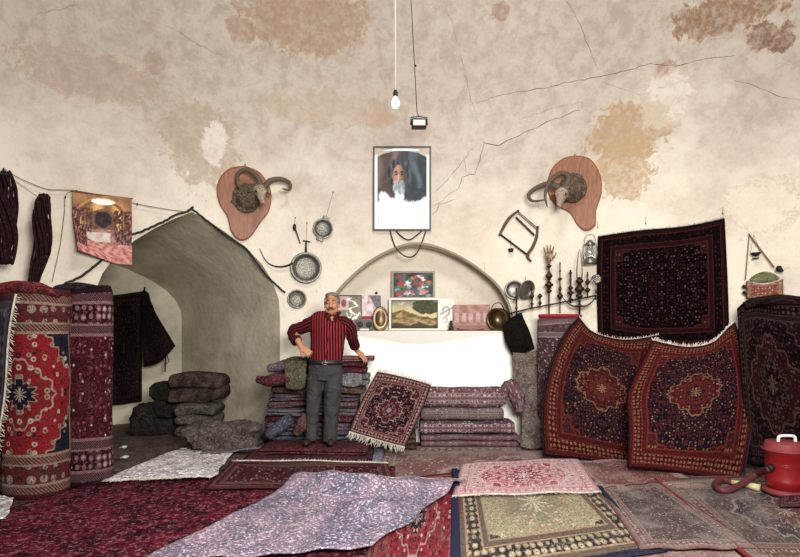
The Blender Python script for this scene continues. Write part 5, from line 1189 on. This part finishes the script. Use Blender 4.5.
mb = MB(); mb.tube([J(325.8, 362.5, .01), J(325.3, 368, .01), J(325, 374, .01), J(325, 380, .01)], 1, 28, asp=[(.172, .13), (.184, .14), (.184, .14), (.16, .12)], up=(1, 0, 0))
for pts, rad in (([(317, 370), (315, 385), (313.2, 404), (311.8, 424), (311, 440.5)], [8.6, 8.2, 7.2, 6.3, 5.9]), ([(333.5, 370), (333, 386), (331.8, 405), (330.5, 424), (329.6, 441.5)], [9.3, 9.2, 8.2, 7.2, 6.8])):
    q = dens([J(x, y, .01) for x, y in pts], 20); mb.tube(q, [curve_at([Vector((r*km, 0, 0)) for r in rad], i/20).x*(1+.025*math.sin(i*2.3)) for i in range(21)], 20, asp=[(1, 1.12)]*21, up=(1, 0, 0))
mb.build('trousers', trm, man, remesh=.009, world=True)
shm = plain('worn_brown_shoe', '2b1d18', .5, .3)
for x, y, tx in ((310.5, 443.6, -.03), (329.8, 444.6, .03)):
    a_ = J(x, y); zf = .168; mb = MB(); mb.ball(Vector((a_.x, Ym+.03, zf+.045)), (.046, .06, .05), 14); mb.capsule(Vector((a_.x, Ym+.04, zf+.034)), Vector((a_.x+tx, Ym-.13, zf+.028)), .040, .036); mb.ball(Vector((a_.x+tx*.8, Ym-.10, zf+.03)), (.045, .075, .032), 14)
    mb.build('shoe', shm, man, remesh=.007, world=True)
hairm = cloth_mat('grey_hair', '827b72', '4b4641', 30, 160, 1, 'c5beb2', .6)
mb = MB(); h = lambda o_, r: mb.ball(C+Vector(o_), r, 18)
h((0, .038, .050), (.086, .088, .086)); h((0, .006, .096), (.074, .076, .042)); h((-.03, -.04, .105), (.04, .035, .018)); h((.025, -.042, .103), (.042, .034, .018))
for s_ in (-1, 1): h((s_*.070, .022, .028), (.018, .046, .050)); h((s_*.069, -.012, .045), (.012, .026, .032))
r_ = random.Random(3)
for i in range(60): a = r_.uniform(0, 6.28); e = r_.uniform(.15, 1.4); mb.ball(C+Vector((.080*math.cos(a)*math.cos(e), .035+.085*math.sin(a)*math.cos(e), .05+.080*math.sin(e))) if math.sin(a) > -.3 else C+Vector((.05*math.cos(a), -.02, .118)), (.012, .012, .010), 8)
mb.build('hair', hairm, man, remesh=.006, world=True)
mb = MB()
for s_ in (-1, 1): mb.tube(dens([C+Vector((0, -.104, -.040)), C+Vector((s_*.018, -.100, -.044)), C+Vector((s_*.036, -.084, -.056))], 8), [.009, .0095, .010, .010, .009, .008, .006, .004, .002], 8)
mb.build('moustache', cloth_mat('grey_moustache', '4a4440', '2b2725', 60, 200, .6, '958e85', .4), man, world=True)
for s_ in (-1, 1):
    mb = MB(); mb.tube([C+Vector((s_*.014, -.094, .042)), C+Vector((s_*.032, -.086, .047)), C+Vector((s_*.050, -.068, .040))], [.004, .006, .003], 8); mb.build('eyebrow', plain('brow_hair', '3a3430', 1), man, world=True)
    mb = MB(); mb.ball(C+Vector((s_*.030, -.0715, .014)), .0110, 12); e_ = mb.build('eye', plain('eye_white', 'b9aca0', .3, .5), man, world=True)
    mb = MB(); mb.ball(C+Vector((s_*.030, -.0790, .012)), .0068, 10); mb.build('iris', blk, e_, world=True)
